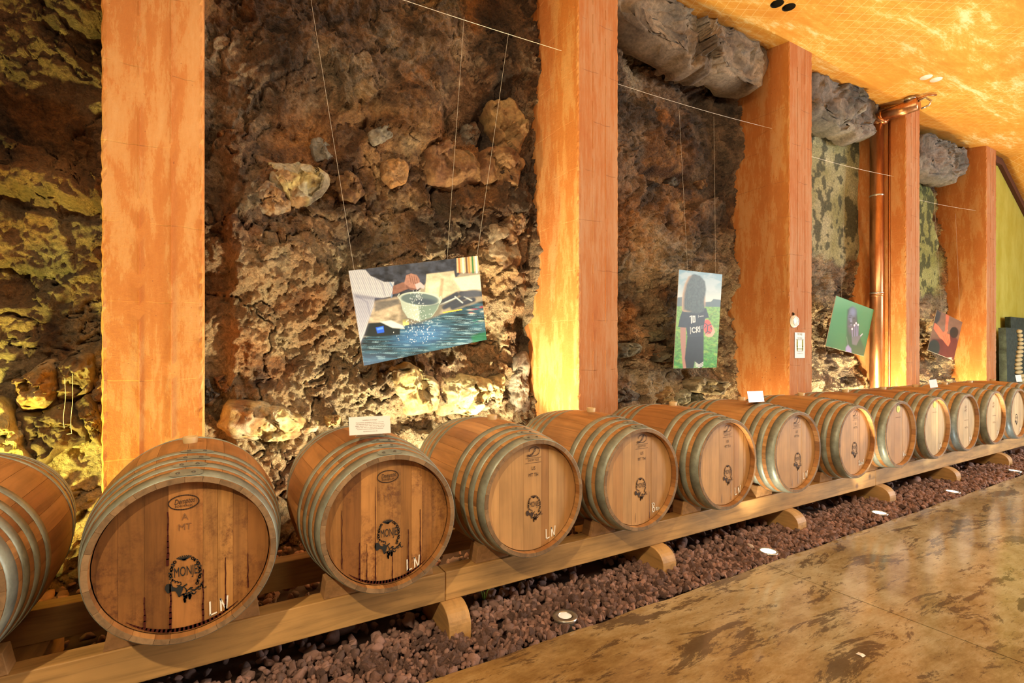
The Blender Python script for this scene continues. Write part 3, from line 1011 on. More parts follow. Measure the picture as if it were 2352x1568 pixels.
def hoop_mesh(y0, y1):
    d = 0.0022
    prof = [(rad(y0) + 0.0002, y0), (rad(y0) + d, y0), (rad((y0 + y1) / 2) + d + 0.0004, (y0 + y1) / 2), (rad(y1) + d, y1), (rad(y1) + 0.0002, y1)]
    return MB().lathe(prof, 72, 'y').mesh('hoop')


def lap_mesh(y0, y1, a):
    """The overlapping riveted end of a hoop band."""
    m = MB()
    vs, fs = [], []
    n = 10
    for i in range(n + 1):
        t = a + 0.34 * (i / n - 0.5)
        sh = 0.30 * (y1 - y0) * (1 if i in (0, n) else 0.35 if i in (1, n - 1) else 0)
        for y in (y0 + sh, y1 - sh):
            r = rad(y) + 0.0046
            vs.append((r * math.cos(t), y, r * math.sin(t)))
    for i in range(n):
        fs.append((2 * i, 2 * i + 1, 2 * i + 3, 2 * i + 2))
    return m.add(vs, fs).mesh('lap')


HOOPS_F = [(0.003, 0.062), (0.090, 0.132), (0.166, 0.207), (0.256, 0.298)]
HOOPS = HOOPS_F + [(L_B - b, L_B - a) for a, b in HOOPS_F]
rs_ = random.Random(3)
wds = [rs_.uniform(0.7, 1.35) for _ in range(27)]
acc, STAVE_A = 0.0, []
for q in wds:
    STAVE_A.append((acc / sum(wds) * 2 * PI, (acc + q) / sum(wds) * 2 * PI))
    acc += q
STAVES = [stave_mesh(a, b) for a, b in STAVE_A]
for me in STAVES:
    me.polygons.foreach_set('use_smooth', [False] * len(me.polygons))
R_HD = R_E - T_ST + 0.004
Y_HD = 0.034
cuts = [-R_HD, -0.20, -0.125, -0.055, 0.052, 0.10, 0.15, 0.20, R_HD]
BOARDS_F = [board_mesh(a, b, Y_HD + rs_.uniform(-0.0012, 0.0012), Y_HD + 0.022, R_HD) for a, b in zip(cuts[:-1], cuts[1:])]
BOARDS_B = MB().lathe([(0.001, L_B - 0.034), (R_HD, L_B - 0.034), (R_HD, L_B - 0.056)], 40, 'y').mesh('back_head')
HOOPM = [hoop_mesh(a, b) for a, b in HOOPS]
for me in HOOPM:
    me.polygons.foreach_set('use_smooth', [True] * len(me.polygons))
RIVET = MB().lathe([(0.0075, 0.0), (0.0065, 0.0022), (0.003, 0.0038), (0.0004, 0.0042)], 10).mesh('rivet')
RIVET.polygons.foreach_set('use_smooth', [True] * len(RIVET.polygons))
RIVET.materials.append(M['rivet'])
LAPS = [lap_mesh(a, b, PI / 2 - 0.03 * i) for i, (a, b) in enumerate(HOOPS_F)]
BUNG = MB().lathe([(0.001, -0.03), (0.024, -0.03), (0.027, 0.0), (0.030, 0.024), (0.027, 0.028), (0.021, 0.028), (0.019, 0.020), (0.001, 0.020)], 24).mesh('bung')
BUNG.polygons.foreach_set('use_smooth', [True] * len(BUNG.polygons))
for a_ in BOARDS_F + [BOARDS_B]:
    a_.materials.append(M['head_new'])
for a_ in HOOPM + LAPS:
    a_.materials.append(M['hoop'])
BUNG.materials.append(M['bung'])


TONES = {1: [0.72, 0.70, 0.64, 1.25, 0.97, 1.0, 0.95, 0.97], 2: [0.66, 0.70, 1.3, 0.9, 0.72, 1.15, 0.78, 0.9], 0: [0.7] * 8}


def make_barrel(X, label, roll, smat, hmat, tones):
    root = empty('wine_barrel', (X, Y_HEAD + L_B / 2, Z_AX - R_M), label, 'barrel', 'oak wine barrels in a row on the beams')
    off = (0, -L_B / 2, R_M)
    for me in STAVES:
        o = link('stave', me, None, root)
        o.location = off
        o.rotation_euler = (0, roll, 0)
        own_mat(o, smat)
    for me, tn in zip(BOARDS_F, tones):
        o = link('head_board', me, None, root)
        o.location = off
        own_mat(o, hmat)
        o.color = (tn, tn * 0.93 if tn < 0.9 else tn, tn * 0.85 if tn < 0.9 else tn, 1)
    link('back_head', BOARDS_B, None, root).location = off
    for i, me in enumerate(HOOPM):
        h = link('hoop', me, None, root)
        h.location = off
        if i < 4:
            link('lap', LAPS[i], None, h)
            ym = sum(HOOPS_F[i]) / 2
            for da in (-0.085, 0.075):
                a = PI / 2 - 0.03 * i - da
                r = link('rivet', RIVET, None, h)
                rr = rad(ym) + 0.0045
                r.location = (rr * math.cos(a), ym, rr * math.sin(a))
                r.rotation_euler = (0, PI / 2 - a, 0)
    b = link('bung', BUNG, None, root)
    b.location = (0, 0, 2 * R_M - 0.002)
    return root


# ---- stamps and writing on the heads (flat print just proud of the boards)
def face(root, name, mb, mt):
    o = mb.build(name, mt, root)
    o.location = (0, -L_B / 2 + Y_HD - 0.0022, R_M)
    return o


def e1(px, py):
    """Tracing of the wreath on the nearest head, metres about the wreath's centre."""
    p = at(320 + px / 4.9, 1100 + py / 4.9, Y_HEAD + 0.03)
    q = at(320 + 520 / 4.9, 1100 + 1030 / 4.9, Y_HEAD + 0.03)
    return (p.x - q.x, p.z - q.z)


def circle(x, z, r, n=10, sx=1.0):
    return [(x + sx * r * math.cos(2 * PI * i / n), z + r * math.sin(2 * PI * i / n)) for i in range(n)]


def ring_geo(mb, x, z, rx, rz, wd, n=36, a0=0.0, a1=2 * PI, tilt=0.0):
    pts = []
    for i in range(n + 1):
        t = a0 + (a1 - a0) * i / n
        a, b = rx * math.cos(t), rz * math.sin(t)
        pts.append((x + a * math.cos(tilt) - b * math.sin(tilt), z + a * math.sin(tilt) + b * math.cos(tilt)))
    mb.ribbon(pts, wd)


T_MONJE = text_geo('MONJE', 0.05)
T_DEMP = text_geo('DEMPTOS', 0.018, 0, 1.35)
T_DEMPI = text_geo('Demptos', 0.030, 0.35)
T_BORD = text_geo('BORDEAUX', 0.012)
T_US, T_MTTH = text_geo('US', 0.030), text_geo('MT TH', 0.030)
T_A, T_MT = text_geo('A', 0.034), text_geo('MT', 0.034)
T_10 = text_geo('10', 0.02)


def wreath(s):
    m = MB()
    rr = random.Random(5)
    raw = MB()
    # beads and leaves round the oval, open at the lower left
    for i in range(25):
        t = math.radians(150 - i * 0) if False else math.radians(113 + i * 5.0)
    for side in (0, 1):
        seq = [(400, 935), (375, 975), (362, 1015), (355, 1055), (352, 1092), (360, 1130)] if side == 0 else \
              [(603, 890), (638, 915), (663, 945), (678, 980), (684, 1018), (684, 1058), (679, 1096), (670, 1133), (652, 1170)]
        for j, (a, b) in enumerate(seq):
            x, z = e1(a, b)
            if j % 2 == 0:
                ring_geo(raw, x, z, 0.0042, 0.0042, 0.0030, 10)
            else:
                for k in range(4):
                    t = rr.uniform(0, 2 * PI)
                    raw.poly(circle(x + 0.0045 * math.cos(t + k * 1.6), z + 0.0045 * math.sin(t + k * 1.6), 0.0030, 6))
        for (a, b), (c_, d) in zip(seq[:-1], seq[1:]):
            x, z = e1((a + c_) / 2, (b + d) / 2)
            raw.poly(circle(x, z, 0.0030, 6))
            raw.poly(circle(x + 0.004, z + 0.001, 0.0022, 6))
    # fan at the top
    for k in range(9):
        t = math.radians(150 - k * 15)
        raw.ribbon([e1(507, 912), (e1(507, 912)[0] + 0.026 * math.cos(t), e1(507, 912)[1] + 0.004 + 0.013 * math.sin(t))], 0.0030)
    raw.ribbon([e1(490, 912), e1(525, 908)], 0.004)
    # crouching silhouette with curls, scrolls and grapes
    sil = [(292, 1215), (305, 1188), (335, 1178), (365, 1192), (385, 1215), (420, 1225), (440, 1205), (465, 1200), (490, 1212), (492, 1245), (475, 1285), (450, 1330), (440, 1325), (425, 1290), (405, 1262), (370, 1262), (345, 1280), (320, 1288), (298, 1262), (288, 1240)]
    raw.poly([e1(a, b) for a, b in sil][::-1])
    for pl, wd in (([(365, 1195), (355, 1165), (372, 1145), (400, 1142), (408, 1160), (400, 1168)], 0.0028), ([(408, 1155), (430, 1150), (440, 1165), (432, 1172)], 0.0028),
                   ([(440, 1160), (468, 1160), (472, 1185), (450, 1200), (425, 1195)], 0.0028), ([(490, 1215), (515, 1200), (535, 1182)], 0.0045), ([(500, 1215), (525, 1235), (535, 1265), (520, 1290), (490, 1295), (470, 1310), (450, 1325)], 0.0035),
                   ([(535, 1260), (560, 1240), (580, 1220), (600, 1222), (585, 1232)], 0.0035), ([(570, 1235), (600, 1245), (640, 1240), (625, 1255), (590, 1252)], 0.0030), ([(530, 1290), (560, 1275), (600, 1290), (625, 1290), (640, 1265)], 0.0035),
                   ([(575, 1260), (590, 1270), (612, 1295)], 0.0030), ([(640, 1230), (665, 1215), (690, 1205), (700, 1185), (712, 1160)], 0.0050), ([(690, 1180), (715, 1195), (715, 1220)], 0.0035), ([(715, 1215), (735, 1225), (750, 1215), (752, 1205)], 0.0025), ([(655, 1230), (672, 1240), (690, 1228)], 0.0035)):
        raw.ribbon([e1(a, b) for a, b in pl], wd)
    for a, b, n, w_ in ((515, 1300, 26, 26), (570, 1295, 14, 18)):
        for k in range(n):
            f = k / n
            x, z = e1(a + rr.uniform(-1, 1) * w_ * (1 - f), b + f * (85 if n > 20 else 55))
            raw.poly(circle(x, z, 0.0036, 6))
    tw = max(a for a, b in T_MONJE[0]) - min(a for a, b in T_MONJE[0])
    put_text(raw, T_MONJE, *e1(524, 1038), 1.0, 0.02, (e1(655, 1038)[0] - e1(393, 1038)[0]) / tw)
    m.add([(a * s, 0, c_ * s) for a, _, c_ in raw.v], raw.f)
    return m


def shifted(mb, x, z):
    m = MB()
    return m.add([(a + x, b, c_ + z) for a, b, c_ in mb.v], mb.f)


W_BIG, W_SMALL = wreath(1.0), wreath(0.80)


def oval_stamp(x, z):
    m = MB()
    ring_geo(m, x, z, 0.047, 0.026, 0.0032, 40, tilt=0.0)
    put_text(m, T_DEMPI, x + 0.002, z + 0.004, 0.92, 0.06, 0.62)
    put_text(m, T_BORD, x, z - 0.013, 0.95, 0.0, 0.9)
    return m


def d_logo(x, z):
    m = MB()
    pts = [(-0.040, -0.012), (-0.036, -0.020), (-0.022, -0.018), (-0.004, -0.008), (0.010, 0.008), (0.016, 0.022), (0.010, 0.020), (-0.006, -0.004), (-0.022, -0.012), (-0.036, -0.010), (-0.020, -0.018), (0.012, -0.018), (0.032, -0.010), (0.038, 0.006), (0.032, 0.020), (0.014, 0.028), (-0.010, 0.026), (-0.026, 0.016), (-0.026, 0.006)]
    m.ribbon([(x + a, z + 0.012 + b) for a, b in pts], 0.0028)
    for dz in (-0.016, -0.041):
        m.ribbon([(x - 0.048, z + dz), (x + 0.048, z + dz)], 0.0014)
    put_text(m, T_DEMP, x, z - 0.028, 0.92, 0, 0.72)
    return m


def letters(kind, x, z, s):
    m = MB()
    if kind == 'LN':
        S = [[(-0.030, 0.026), (-0.029, -0.026), (-0.008, -0.020)], [(0.008, -0.018), (0.006, 0.030), (0.026, -0.020), (0.030, 0.036)]]
    elif kind == 'B20':
        S = [[(-0.030, 0.030), (-0.026, -0.026)], [(-0.034, 0.028), (-0.016, 0.030), (-0.010, 0.018), (-0.024, 0.004), (-0.008, -0.006), (-0.010, -0.022), (-0.026, -0.027)],
             [(0.004, -0.006), (0.012, -0.002), (0.014, -0.010), (0.004, -0.020), (0.016, -0.019)], [(0.026, -0.004), (0.021, -0.012), (0.026, -0.019), (0.033, -0.012), (0.026, -0.004)]]
    elif kind == 'Resid':
        S = [[(-0.05, -0.02), (-0.05, 0.024), (-0.036, 0.020), (-0.038, 0.004), (-0.05, 0.002), (-0.034, -0.02)], [(-0.028, -0.006), (-0.016, -0.004), (-0.020, 0.004), (-0.028, -0.006), (-0.026, -0.016), (-0.014, -0.016)],
             [(0.0, 0.004), (-0.008, 0.0), (0.0, -0.010), (-0.008, -0.016)], [(0.010, 0.002), (0.010, -0.016)], [(0.034, 0.026), (0.034, -0.016), (0.022, -0.012), (0.024, 0.0), (0.034, 0.0)]]
    else:
        S = [[(-0.036, 0.026), (-0.024, -0.024), (-0.010, 0.03)], [(0.006, 0.002), (-0.004, -0.010), (0.004, -0.018), (0.010, 0.0), (0.012, -0.018)], [(0.032, 0.0), (0.020, -0.008), (0.032, -0.018)]]
    for pl in S:
        m.ribbon([(x + a * s, z + b * s) for a, b in pl], 0.0058 * s)
    return m


def drips(lines, seed):
    m = MB()
    rr = random.Random(seed)
    out = []
    for x, z0, z1, wd in lines:
        m = MB()
        out.append(m)
        n = max(4, int((z0 - z1) / 0.02))
        pts = [(x + rr.uniform(-0.0012, 0.0012), z0 + (z1 - z0) * i / n) for i in range(n + 1)]
        for i, (a, b) in enumerate(zip(pts[:-1], pts[1:])):
            m.ribbon([a, b], wd * (0.45 + 0.55 * i / n) * rr.uniform(0.7, 1.3))
    return out


BX = [-0.845, -0.074, 0.682, 1.434, 2.18, 2.958, 3.763, 4.617, 5.378, 6.132, 6.876, 7.65, 8.40, 9.17]
BLAB = ['dark wine barrel cut off by the left edge of the photo',
        'largest wine barrel in view, stained red-brown head with dark wine drips, wide pillar behind it',
        'wine barrel with stained drip-marked head and a white text card standing on top',
        'wine barrel with clean head marked LN, third whole barrel from the left',
        'wine barrel marked B20 in white, standing before the glowing yellow pillar side',
        'wine barrel marked LN between the B20 barrel and the one carrying a glossy card',
        'wine barrel marked LN, glossy white card on top, left flank lit from below',
        'wine barrel marked Resid in white near the bottom of its head',
        'wine barrel marked Vac with a lime green round sticker on its head',
        'wine barrel marked LN with a lime green round sticker on its head',
        'pale-headed wine barrel with bluish lower hoop and small card on top',
        'pale-headed wine barrel, second from the right edge of the photo',
        'wine barrel cut off by the right edge of the photo',
        'dark wine barrel beyond the right edge whose back carries the last card']
OLD = (0, 1, 2)
for i, X in enumerate(BX):
    sm = M['stave_old'] if i in OLD else M['stave_new']
    hm = M['head_old'] if i in OLD else (M['head_pale'] if i >= 9 else M['head_new'])
    tr = random.Random(90 + i)
    b = make_barrel(X, BLAB[i], 0.37 * i * i + 0.2, sm, hm, TONES.get(i) or [tr.uniform(0.86, 1.1) for _ in range(8)])
    if i in (1, 2):
        x, z = [(-0.003, -0.051), (-0.005, -0.047)][i - 1]
        face(b, 'wreath_stamp', shifted(W_BIG, x, z), M['ink'])
        face(b, 'oval_stamp', oval_stamp(-0.008, 0.199), M['brand'])
        m = MB()
        put_text(m, T_A, -0.005, 0.145, 1.0, 0, 0.9)
        put_text(m, T_MT, -0.005, 0.108, 1.0, 0, 0.9)
        face(b, 'toast_mark', m, M['burn'])
        face(b, 'chalk_letters', letters('LN', [0.103, 0.108][i - 1], -0.21, 0.95), M['chalk'])
        dr = [(-0.056, 0.17, -0.02, 0.007), (-0.048, -0.09, -0.255, 0.011), (0.052, -0.06, -0.25, 0.006), (0.125, -0.03, -0.23, 0.006), (-0.125, -0.12, -0.225, 0.007), (0.20, -0.03, -0.16, 0.005)] if i == 1 else \
             [(-0.063, 0.16, -0.255, 0.004), (-0.205, 0.08, -0.165, 0.005), (-0.132, -0.07, -0.225, 0.006), (0.012, -0.12, -0.26, 0.005), (0.085, -0.05, -0.25, 0.006), (0.142, 0.03, -0.22, 0.006), (-0.10, -0.08, -0.24, 0.005)]
        for mm in drips(dr, i):
            face(b, 'wine_stain', mm, M['wine'])
        mm = MB()
        pts = [(0.262 * math.cos(math.radians(a)), 0.262 * math.sin(math.radians(a))) for a in range(228, 312, 3)]
        for q, (a, c_) in enumerate(zip(pts[:-1], pts[1:])):
            mm.ribbon([a, c_], 0.012 * math.sin(PI * (q + 1) / len(pts)) + 0.001)
        face(b, 'wine_stain', mm, M['wine'])
    elif 3 <= i <= 7:
        x, z = [(0.007, -0.038), (0.013, -0.041), (0.033, -0.057), (0.042, -0.055), (0.012, -0.049)][i - 3]
        face(b, 'wreath_stamp', shifted(W_SMALL, x, z), M['brand'])
        lx = [0.003, 0.022, 0.03, 0.03, 0.027][i - 3]
        m = d_logo(lx, 0.216)
        put_text(m, T_US, lx, 0.146, 0.85, 0, 0.8)
        put_text(m, T_MTTH, lx, 0.112, 0.85, 0, 0.8)
        face(b, 'maker_stamp', m, M['brand'])
        kd = ['LN', 'B20', 'LN', 'LN', 'Resid'][i - 3]
        face(b, 'chalk_letters', letters(kd, [0.11, 0.135, 0.135, 0.14, 0.125][i - 3], [-0.208, -0.19, -0.20, -0.195, -0.19][i - 3], 0.95), M['chalk'])
        if i in (4, 5, 6):
            for mm in drips([(0.085 - 0.02 * (i - 4), -0.12 - 0.03 * (i - 5), -0.25, 0.004), (-0.03, -0.2, -0.255, 0.003)], i):
                face(b, 'wine_stain', mm, M['wine'])
    elif i in (8, 9):
        s = MB().poly(circle(0.0, 0.0, 0.033, 24)[::-1])
        s2 = face(b, 'round_sticker', shifted(s, 0.015, 0.226), M['sticker'])
        n_ = MB()
        put_text(n_, T_10, 0.015, 0.226, 1.0)
        q = n_.build('sticker_print', M['print_olive'], s2)
        q.location = (0, -0.0006, 0)
        face(b, 'chalk_letters', letters(['Vac', 'LN'][i - 8], 0.135, -0.195, 1.0), M['chalk'])
        face(b, 'maker_stamp', MB().ribbon([(-0.03, 0.15), (0.06, 0.15)], 0.004), M['burn'])
    elif i in (10, 11):
        m = MB()
        put_text(m, T_US, 0.02, 0.16, 1.3, 0, 1.0)
        put_text(m, T_MT, 0.02, 0.12, 1.1, 0, 1.0)
        put_text(m, T_MTTH, 0.04, -0.06, 0.9, 0, 0.9)
        face(b, 'stamp_line', MB().ribbon([(-0.01, 0.02), (0.09, 0.02)], 0.004), M['burn'])
        face(b, 'maker_stamp', m, M['burn'])
        face(b, 'chalk_letters', letters('LN', 0.14, -0.185, 0.9), M['chalk'])
    elif i == 12:
        face(b, 'wreath_stamp', shifted(W_SMALL, 0.0, -0.05), M['brand'])
        face(b, 'chalk_letters', letters('LN', 0.12, -0.2, 0.9), M['chalk'])

# ------------------------------------------------------------------ beams, sleepers, chocks
ZB0, ZB1 = 0.138, 0.280
YB = 2.34


def beam(x0, x1, y0, y1, label):
    return tag(MB().box(x0, x1, y0, y1, ZB0, ZB1).build('support_beam', M['beam'], None, False, 0.004), label, 'beam', 'timber beams under the barrels')


beam(-2.4, 1.0, YB, YB + 0.095, 'front timber beam under the two drip-stained barrels, running off the left edge')
beam(1.003, 5.265, YB, YB + 0.095, 'front timber beam between its two butt joints, under the clean LN and B20 barrels')
beam(5.268, 9.9, YB, YB + 0.095, 'front timber beam under the farthest barrels, running off the right edge')
beam(-2.4, 1.6, 2.875, 2.97, 'rear timber beam under the backs of the leftmost barrels')
beam(1.603, 9.9, 2.875, 2.97, 'rear timber beam behind the chocks, under the backs of the farther barrels')

SLX = [-0.70, 0.975, 2.40, 3.84, 5.28, 6.72, 8.22]
SLAB = ['timber sleeper under the beams at the left edge, below the dark cut-off barrel',
        'rounded timber sleeper nearest the camera, beside the unlit ground lamp',
        'rounded timber sleeper under the B20 barrel', 'rounded timber sleeper just right of the nearest glowing ground lamp',
        'rounded timber sleeper just beyond the second glowing ground lamp', 'rounded timber sleeper second from the right edge',
        'rounded timber sleeper closest to the right edge']
for X, lb in zip(SLX, SLAB):
    pts = [(3.12, -0.02), (3.12, ZB0 - 0.001), (YB + 0.02, ZB0 - 0.001)]
    for k in range(9):
        t = k / 8 * PI / 2
        pts.append((YB - 0.005 - 0.105 * math.sin(t), 0.045 + (ZB0 - 0.046) * math.cos(t)))
    pts.append((YB - 0.11, -0.02))
    tag(MB().prism_x(pts, X, X + 0.115).build('sleeper', M['sleeper'], None, False, 0.003), lb, 'sleeper', 'timber sleepers under the beams')

WN = ['first', 'second', 'third', 'fourth', 'fifth', 'sixth', 'seventh', 'eighth', 'ninth', 'tenth', 'eleventh', 'twelfth']
for i, X in enumerate(BX):
    near = BLAB[i]
    for sd in (-1, 1):
        if i == 0 and sd < 0:
            continue
        rr = random.Random(i * 2 + sd)
        hgt = 0.088 + rr.uniform(-0.012, 0.006)
        pts = []
        for dx in (0.065, 0.12, 0.17, 0.21):
            z = Z_AX - math.sqrt(0.322 ** 2 - dx * dx) - ZB1 - 0.006
            pts.append((sd * dx, max(min(z, hgt), 0.004)))
        pts = [(sd * 0.065, 0.0)] + pts + [(sd * (0.235 + rr.uniform(0, 0.012)), hgt), (sd * (0.245 + rr.uniform(0, 0.02)), 0.0)]
        if sd < 0:
            pts = pts[::-1]
        o = MB().prism_y(pts, 0, 0.085).build('wooden_chock', M['wedge'], None, False, 0.002)
        o.location = (X, YB + 0.004 + rr.uniform(0, 0.008), ZB1 + 0.0005)
        side = 'left' if sd < 0 else 'right'
        bn = {0: 'the barrel cut off at the left edge', 1: 'the largest barrel', 2: 'the barrel carrying the text card', 3: 'the third whole barrel from the left', 4: 'the B20 barrel', 5: 'the barrel right of the B20 barrel', 6: 'the barrel carrying the glossy card', 7: 'the Resid barrel', 8: 'the Vac barrel', 9: 'the stickered LN barrel', 10: 'the pale-headed barrel carrying the small card', 11: 'the second barrel from the right edge', 12: 'the barrel at the right edge', 13: 'the last barrel beyond the right edge'}[i]
        tag(o, 'wooden chock wedged under the %s flank of %s' % (side, bn), 'chock', 'chocks between barrels and front beam')

# ------------------------------------------------------------------ lava gravel
def ico(sub):
    import bmesh
    bm = bmesh.new()
    bmesh.ops.create_icosphere(bm, subdivisions=sub, radius=1.0)
    v = np.array([p.co[:] for p in bm.verts])
    f = np.array([[q.index for q in fc.verts] for fc in bm.faces])
    bm.free()
    return v, f


def stone_variant(seed, sub=2):
    v, f = ico(sub)
    r = np.random.default_rng(seed)
    d = 1 + 0.38 * fbm(v[:, 0] * 1.3 + seed, v[:, 1] * 1.3, v[:, 2] * 1.3, o=2, seed=seed) + 0.10 * vn(v[:, 0] * 4, v[:, 1] * 4, v[:, 2] * 4, seed=seed + 50)
    v = v * d[:, None]
    for _ in range(9):          # knocked-off faces
        nrm = r.normal(size=3)
        nrm /= np.linalg.norm(nrm)
        lim = r.uniform(0.40, 0.72)
        over = np.maximum(v @ nrm - lim, 0)
        v = v - over[:, None] * nrm * 0.85
    return v * np.array((1.0, r.uniform(0.75, 1.0), r.uniform(0.6, 0.85))), f


VAR = [stone_variant(600 + i) for i in range(10)]


def rotm(r):
    q = r.normal(size=4)
    q /= np.linalg.norm(q)
    a, b, c_, d = q
    return np.array([[1 - 2 * (c_ * c_ + d * d), 2 * (b * c_ - a * d), 2 * (b * d + a * c_)], [2 * (b * c_ + a * d), 1 - 2 * (b * b + d * d), 2 * (c_ * d - a * b)], [2 * (b * d - a * c_), 2 * (c_ * d + a * b), 1 - 2 * (b * b + c_ * c_)]])


GLX = [(1.548, 2.09, 'off'), (3.256, 2.095, 'on'), (4.834, 2.12, 'on'), (6.183, 2.085, 'cool'), (7.866, 2.09, 'cool')]
stones = []
rg = np.random.default_rng(77)


def lay(x0, x1, y0, y1, n, smin, smax, z0):
    for _ in range(n):
        x, y = rg.uniform(x0, x1), rg.uniform(y0, y1)
        if any((x - a) ** 2 + (y - b) ** 2 < 0.062 ** 2 for a, b, _k in GLX):
            continue
        s = rg.uniform(smin, smax) * (0.7 + 0.8 * rg.random() ** 3)
        if y - s * 0.8 < 2.0:
            y = 2.0 + s * 0.8
        stones.append((x, y, z0 + rg.uniform(-0.008, 0.010), s))


lay(-0.6, 4.0, 2.01, 2.42, 3000, 0.016, 0.030, -0.006)
lay(-0.6, 4.0, 2.01, 2.42, 2000, 0.015, 0.030, 0.006)
lay(4.0, 9.6, 2.01, 2.42, 2700, 0.018, 0.031, -0.004)
lay(4.0, 9.6, 2.01, 2.42, 900, 0.016, 0.028, 0.006)
lay(-1.8, 4.0, 2.42, 3.9, 2600, 0.022, 0.042, 0.0)
lay(4.0, 9.6, 2.42, 3.9, 900, 0.025, 0.05, 0.0)
score = []
for i, (x, y, z, s) in enumerate(stones):
    d = x * SN + y * CS
    u = (x * CS - y * SN) / d * F_PX + 1176
    v = 807 - (z - CAM_H) / d * F_PX
    score.append((s / d if (20 < u < 2330 and v < 1550 and y < 2.30 and z > -0.002) else 0))
top = set(np.argsort(score)[::-1][:300].tolist())
VMESH = []
for v, f in VAR:
    me = bpy.data.meshes.new('lava_stone')
    me.from_pydata([tuple(p) for p in v], [], [tuple(q) for q in f])
    me.update()
    me.materials.append(M['lava'])
    VMESH.append(me)
PV, PF, PC, base = [], [], [], 0
for i, (x, y, z, s) in enumerate(stones):
    k = int(rg.integers(len(VAR)))
    Rm = rotm(rg)
    if i in top:
        o = bpy.data.objects.new('lava_stone', VMESH[k])
        C.objects.link(o)
        o.matrix_world = Matrix.Translation((x, y, z)) @ Matrix(Rm.tolist()).to_4x4() @ Matrix.Diagonal((s, s, s, 1))
        tag(o, 'loose red-brown lava stone in the gravel strip before the front beam', 'stone', 'loose lava stones of the gravel strip')
    else:
        v, f = VAR[k]
        PV.append((v @ Rm.T) * s + np.array((x, y, z)))
        PF.append(f + base)
        base += len(v)
        cc = np.array((0.30, 0.158, 0.115)) * rg.uniform(0.5, 1.5) + np.array((0.03, 0.03, 0.03)) * rg.uniform(0, 1)
        PC.append(np.repeat(cc[None], len(v), 0))
ps = bpy.data.objects.new('pale_stone', VMESH[3].copy())
ps.data.materials[0] = plain('pale_pink_stone', (0.62, 0.46, 0.36), 0.9)
C.objects.link(ps)
ps.location, ps.scale, ps.rotation_euler = (3.22, 2.21, 0.022), (0.036, 0.036, 0.034), (0.4, 0.2, 1.0)
tag(ps, 'pale pinkish stone lying behind the nearest glowing ground lamp', 'stone')
# the bed below
gx, gy = [a.ravel() for a in np.meshgrid(np.arange(-2.4, 15.6, 0.06), np.arange(2.0, 4.3, 0.06))]
gz = -0.03 + 0.012 * vn(gx * 14, gy * 14, seed=7)
nx_ = len(np.arange(-2.4, 15.6, 0.06))
ny_ = len(np.arange(2.0, 4.3, 0.06))
idx = np.arange(nx_ * ny_).reshape(ny_, nx_)
q1 = np.stack([idx[:-1, :-1], idx[:-1, 1:], idx[1:, 1:]], -1).reshape(-1, 3)
q2 = np.stack([idx[:-1, :-1], idx[1:, 1:], idx[1:, :-1]], -1).reshape(-1, 3)
PV.append(np.stack([gx, gy, gz], -1))
PF.append(np.concatenate([q1, q2]) + base)
PC.append(np.repeat(np.array((0.06, 0.028, 0.02))[None], len(gx), 0))
PV, PF, PC = np.concatenate(PV), np.concatenate(PF), np.concatenate(PC)
me = bpy.data.meshes.new('lava_gravel')
me.vertices.add(len(PV))
me.vertices.foreach_set('co', PV.astype(np.float32).ravel())
me.loops.add(PF.size)
me.loops.foreach_set('vertex_index', PF.astype(np.int32).ravel())
me.polygons.add(len(PF))
me.polygons.foreach_set('loop_start', np.arange(0, PF.size, 3, dtype=np.int32))
me.update(calc_edges=True)
put_colors(me, PC)
tag(link('lava_gravel', me, M['lava_bed']), 'bed of red-brown lava gravel under and before the barrels', 'gravel', None, 'stuff')

# ------------------------------------------------------------------ hanging photographs (flat prints, drawn as coloured grids)
def homography(src, dst):
    A, b = [], []
    for (x, y), (u, v) in zip(src, dst):
        A += [[x, y, 1, 0, 0, 0, -u * x, -u * y], [0, 0, 0, x, y, 1, -v * x, -v * y]]
        b += [u, v]
    h = np.append(np.linalg.solve(np.array(A, float), np.array(b, float)), 1).reshape(3, 3)
    return h


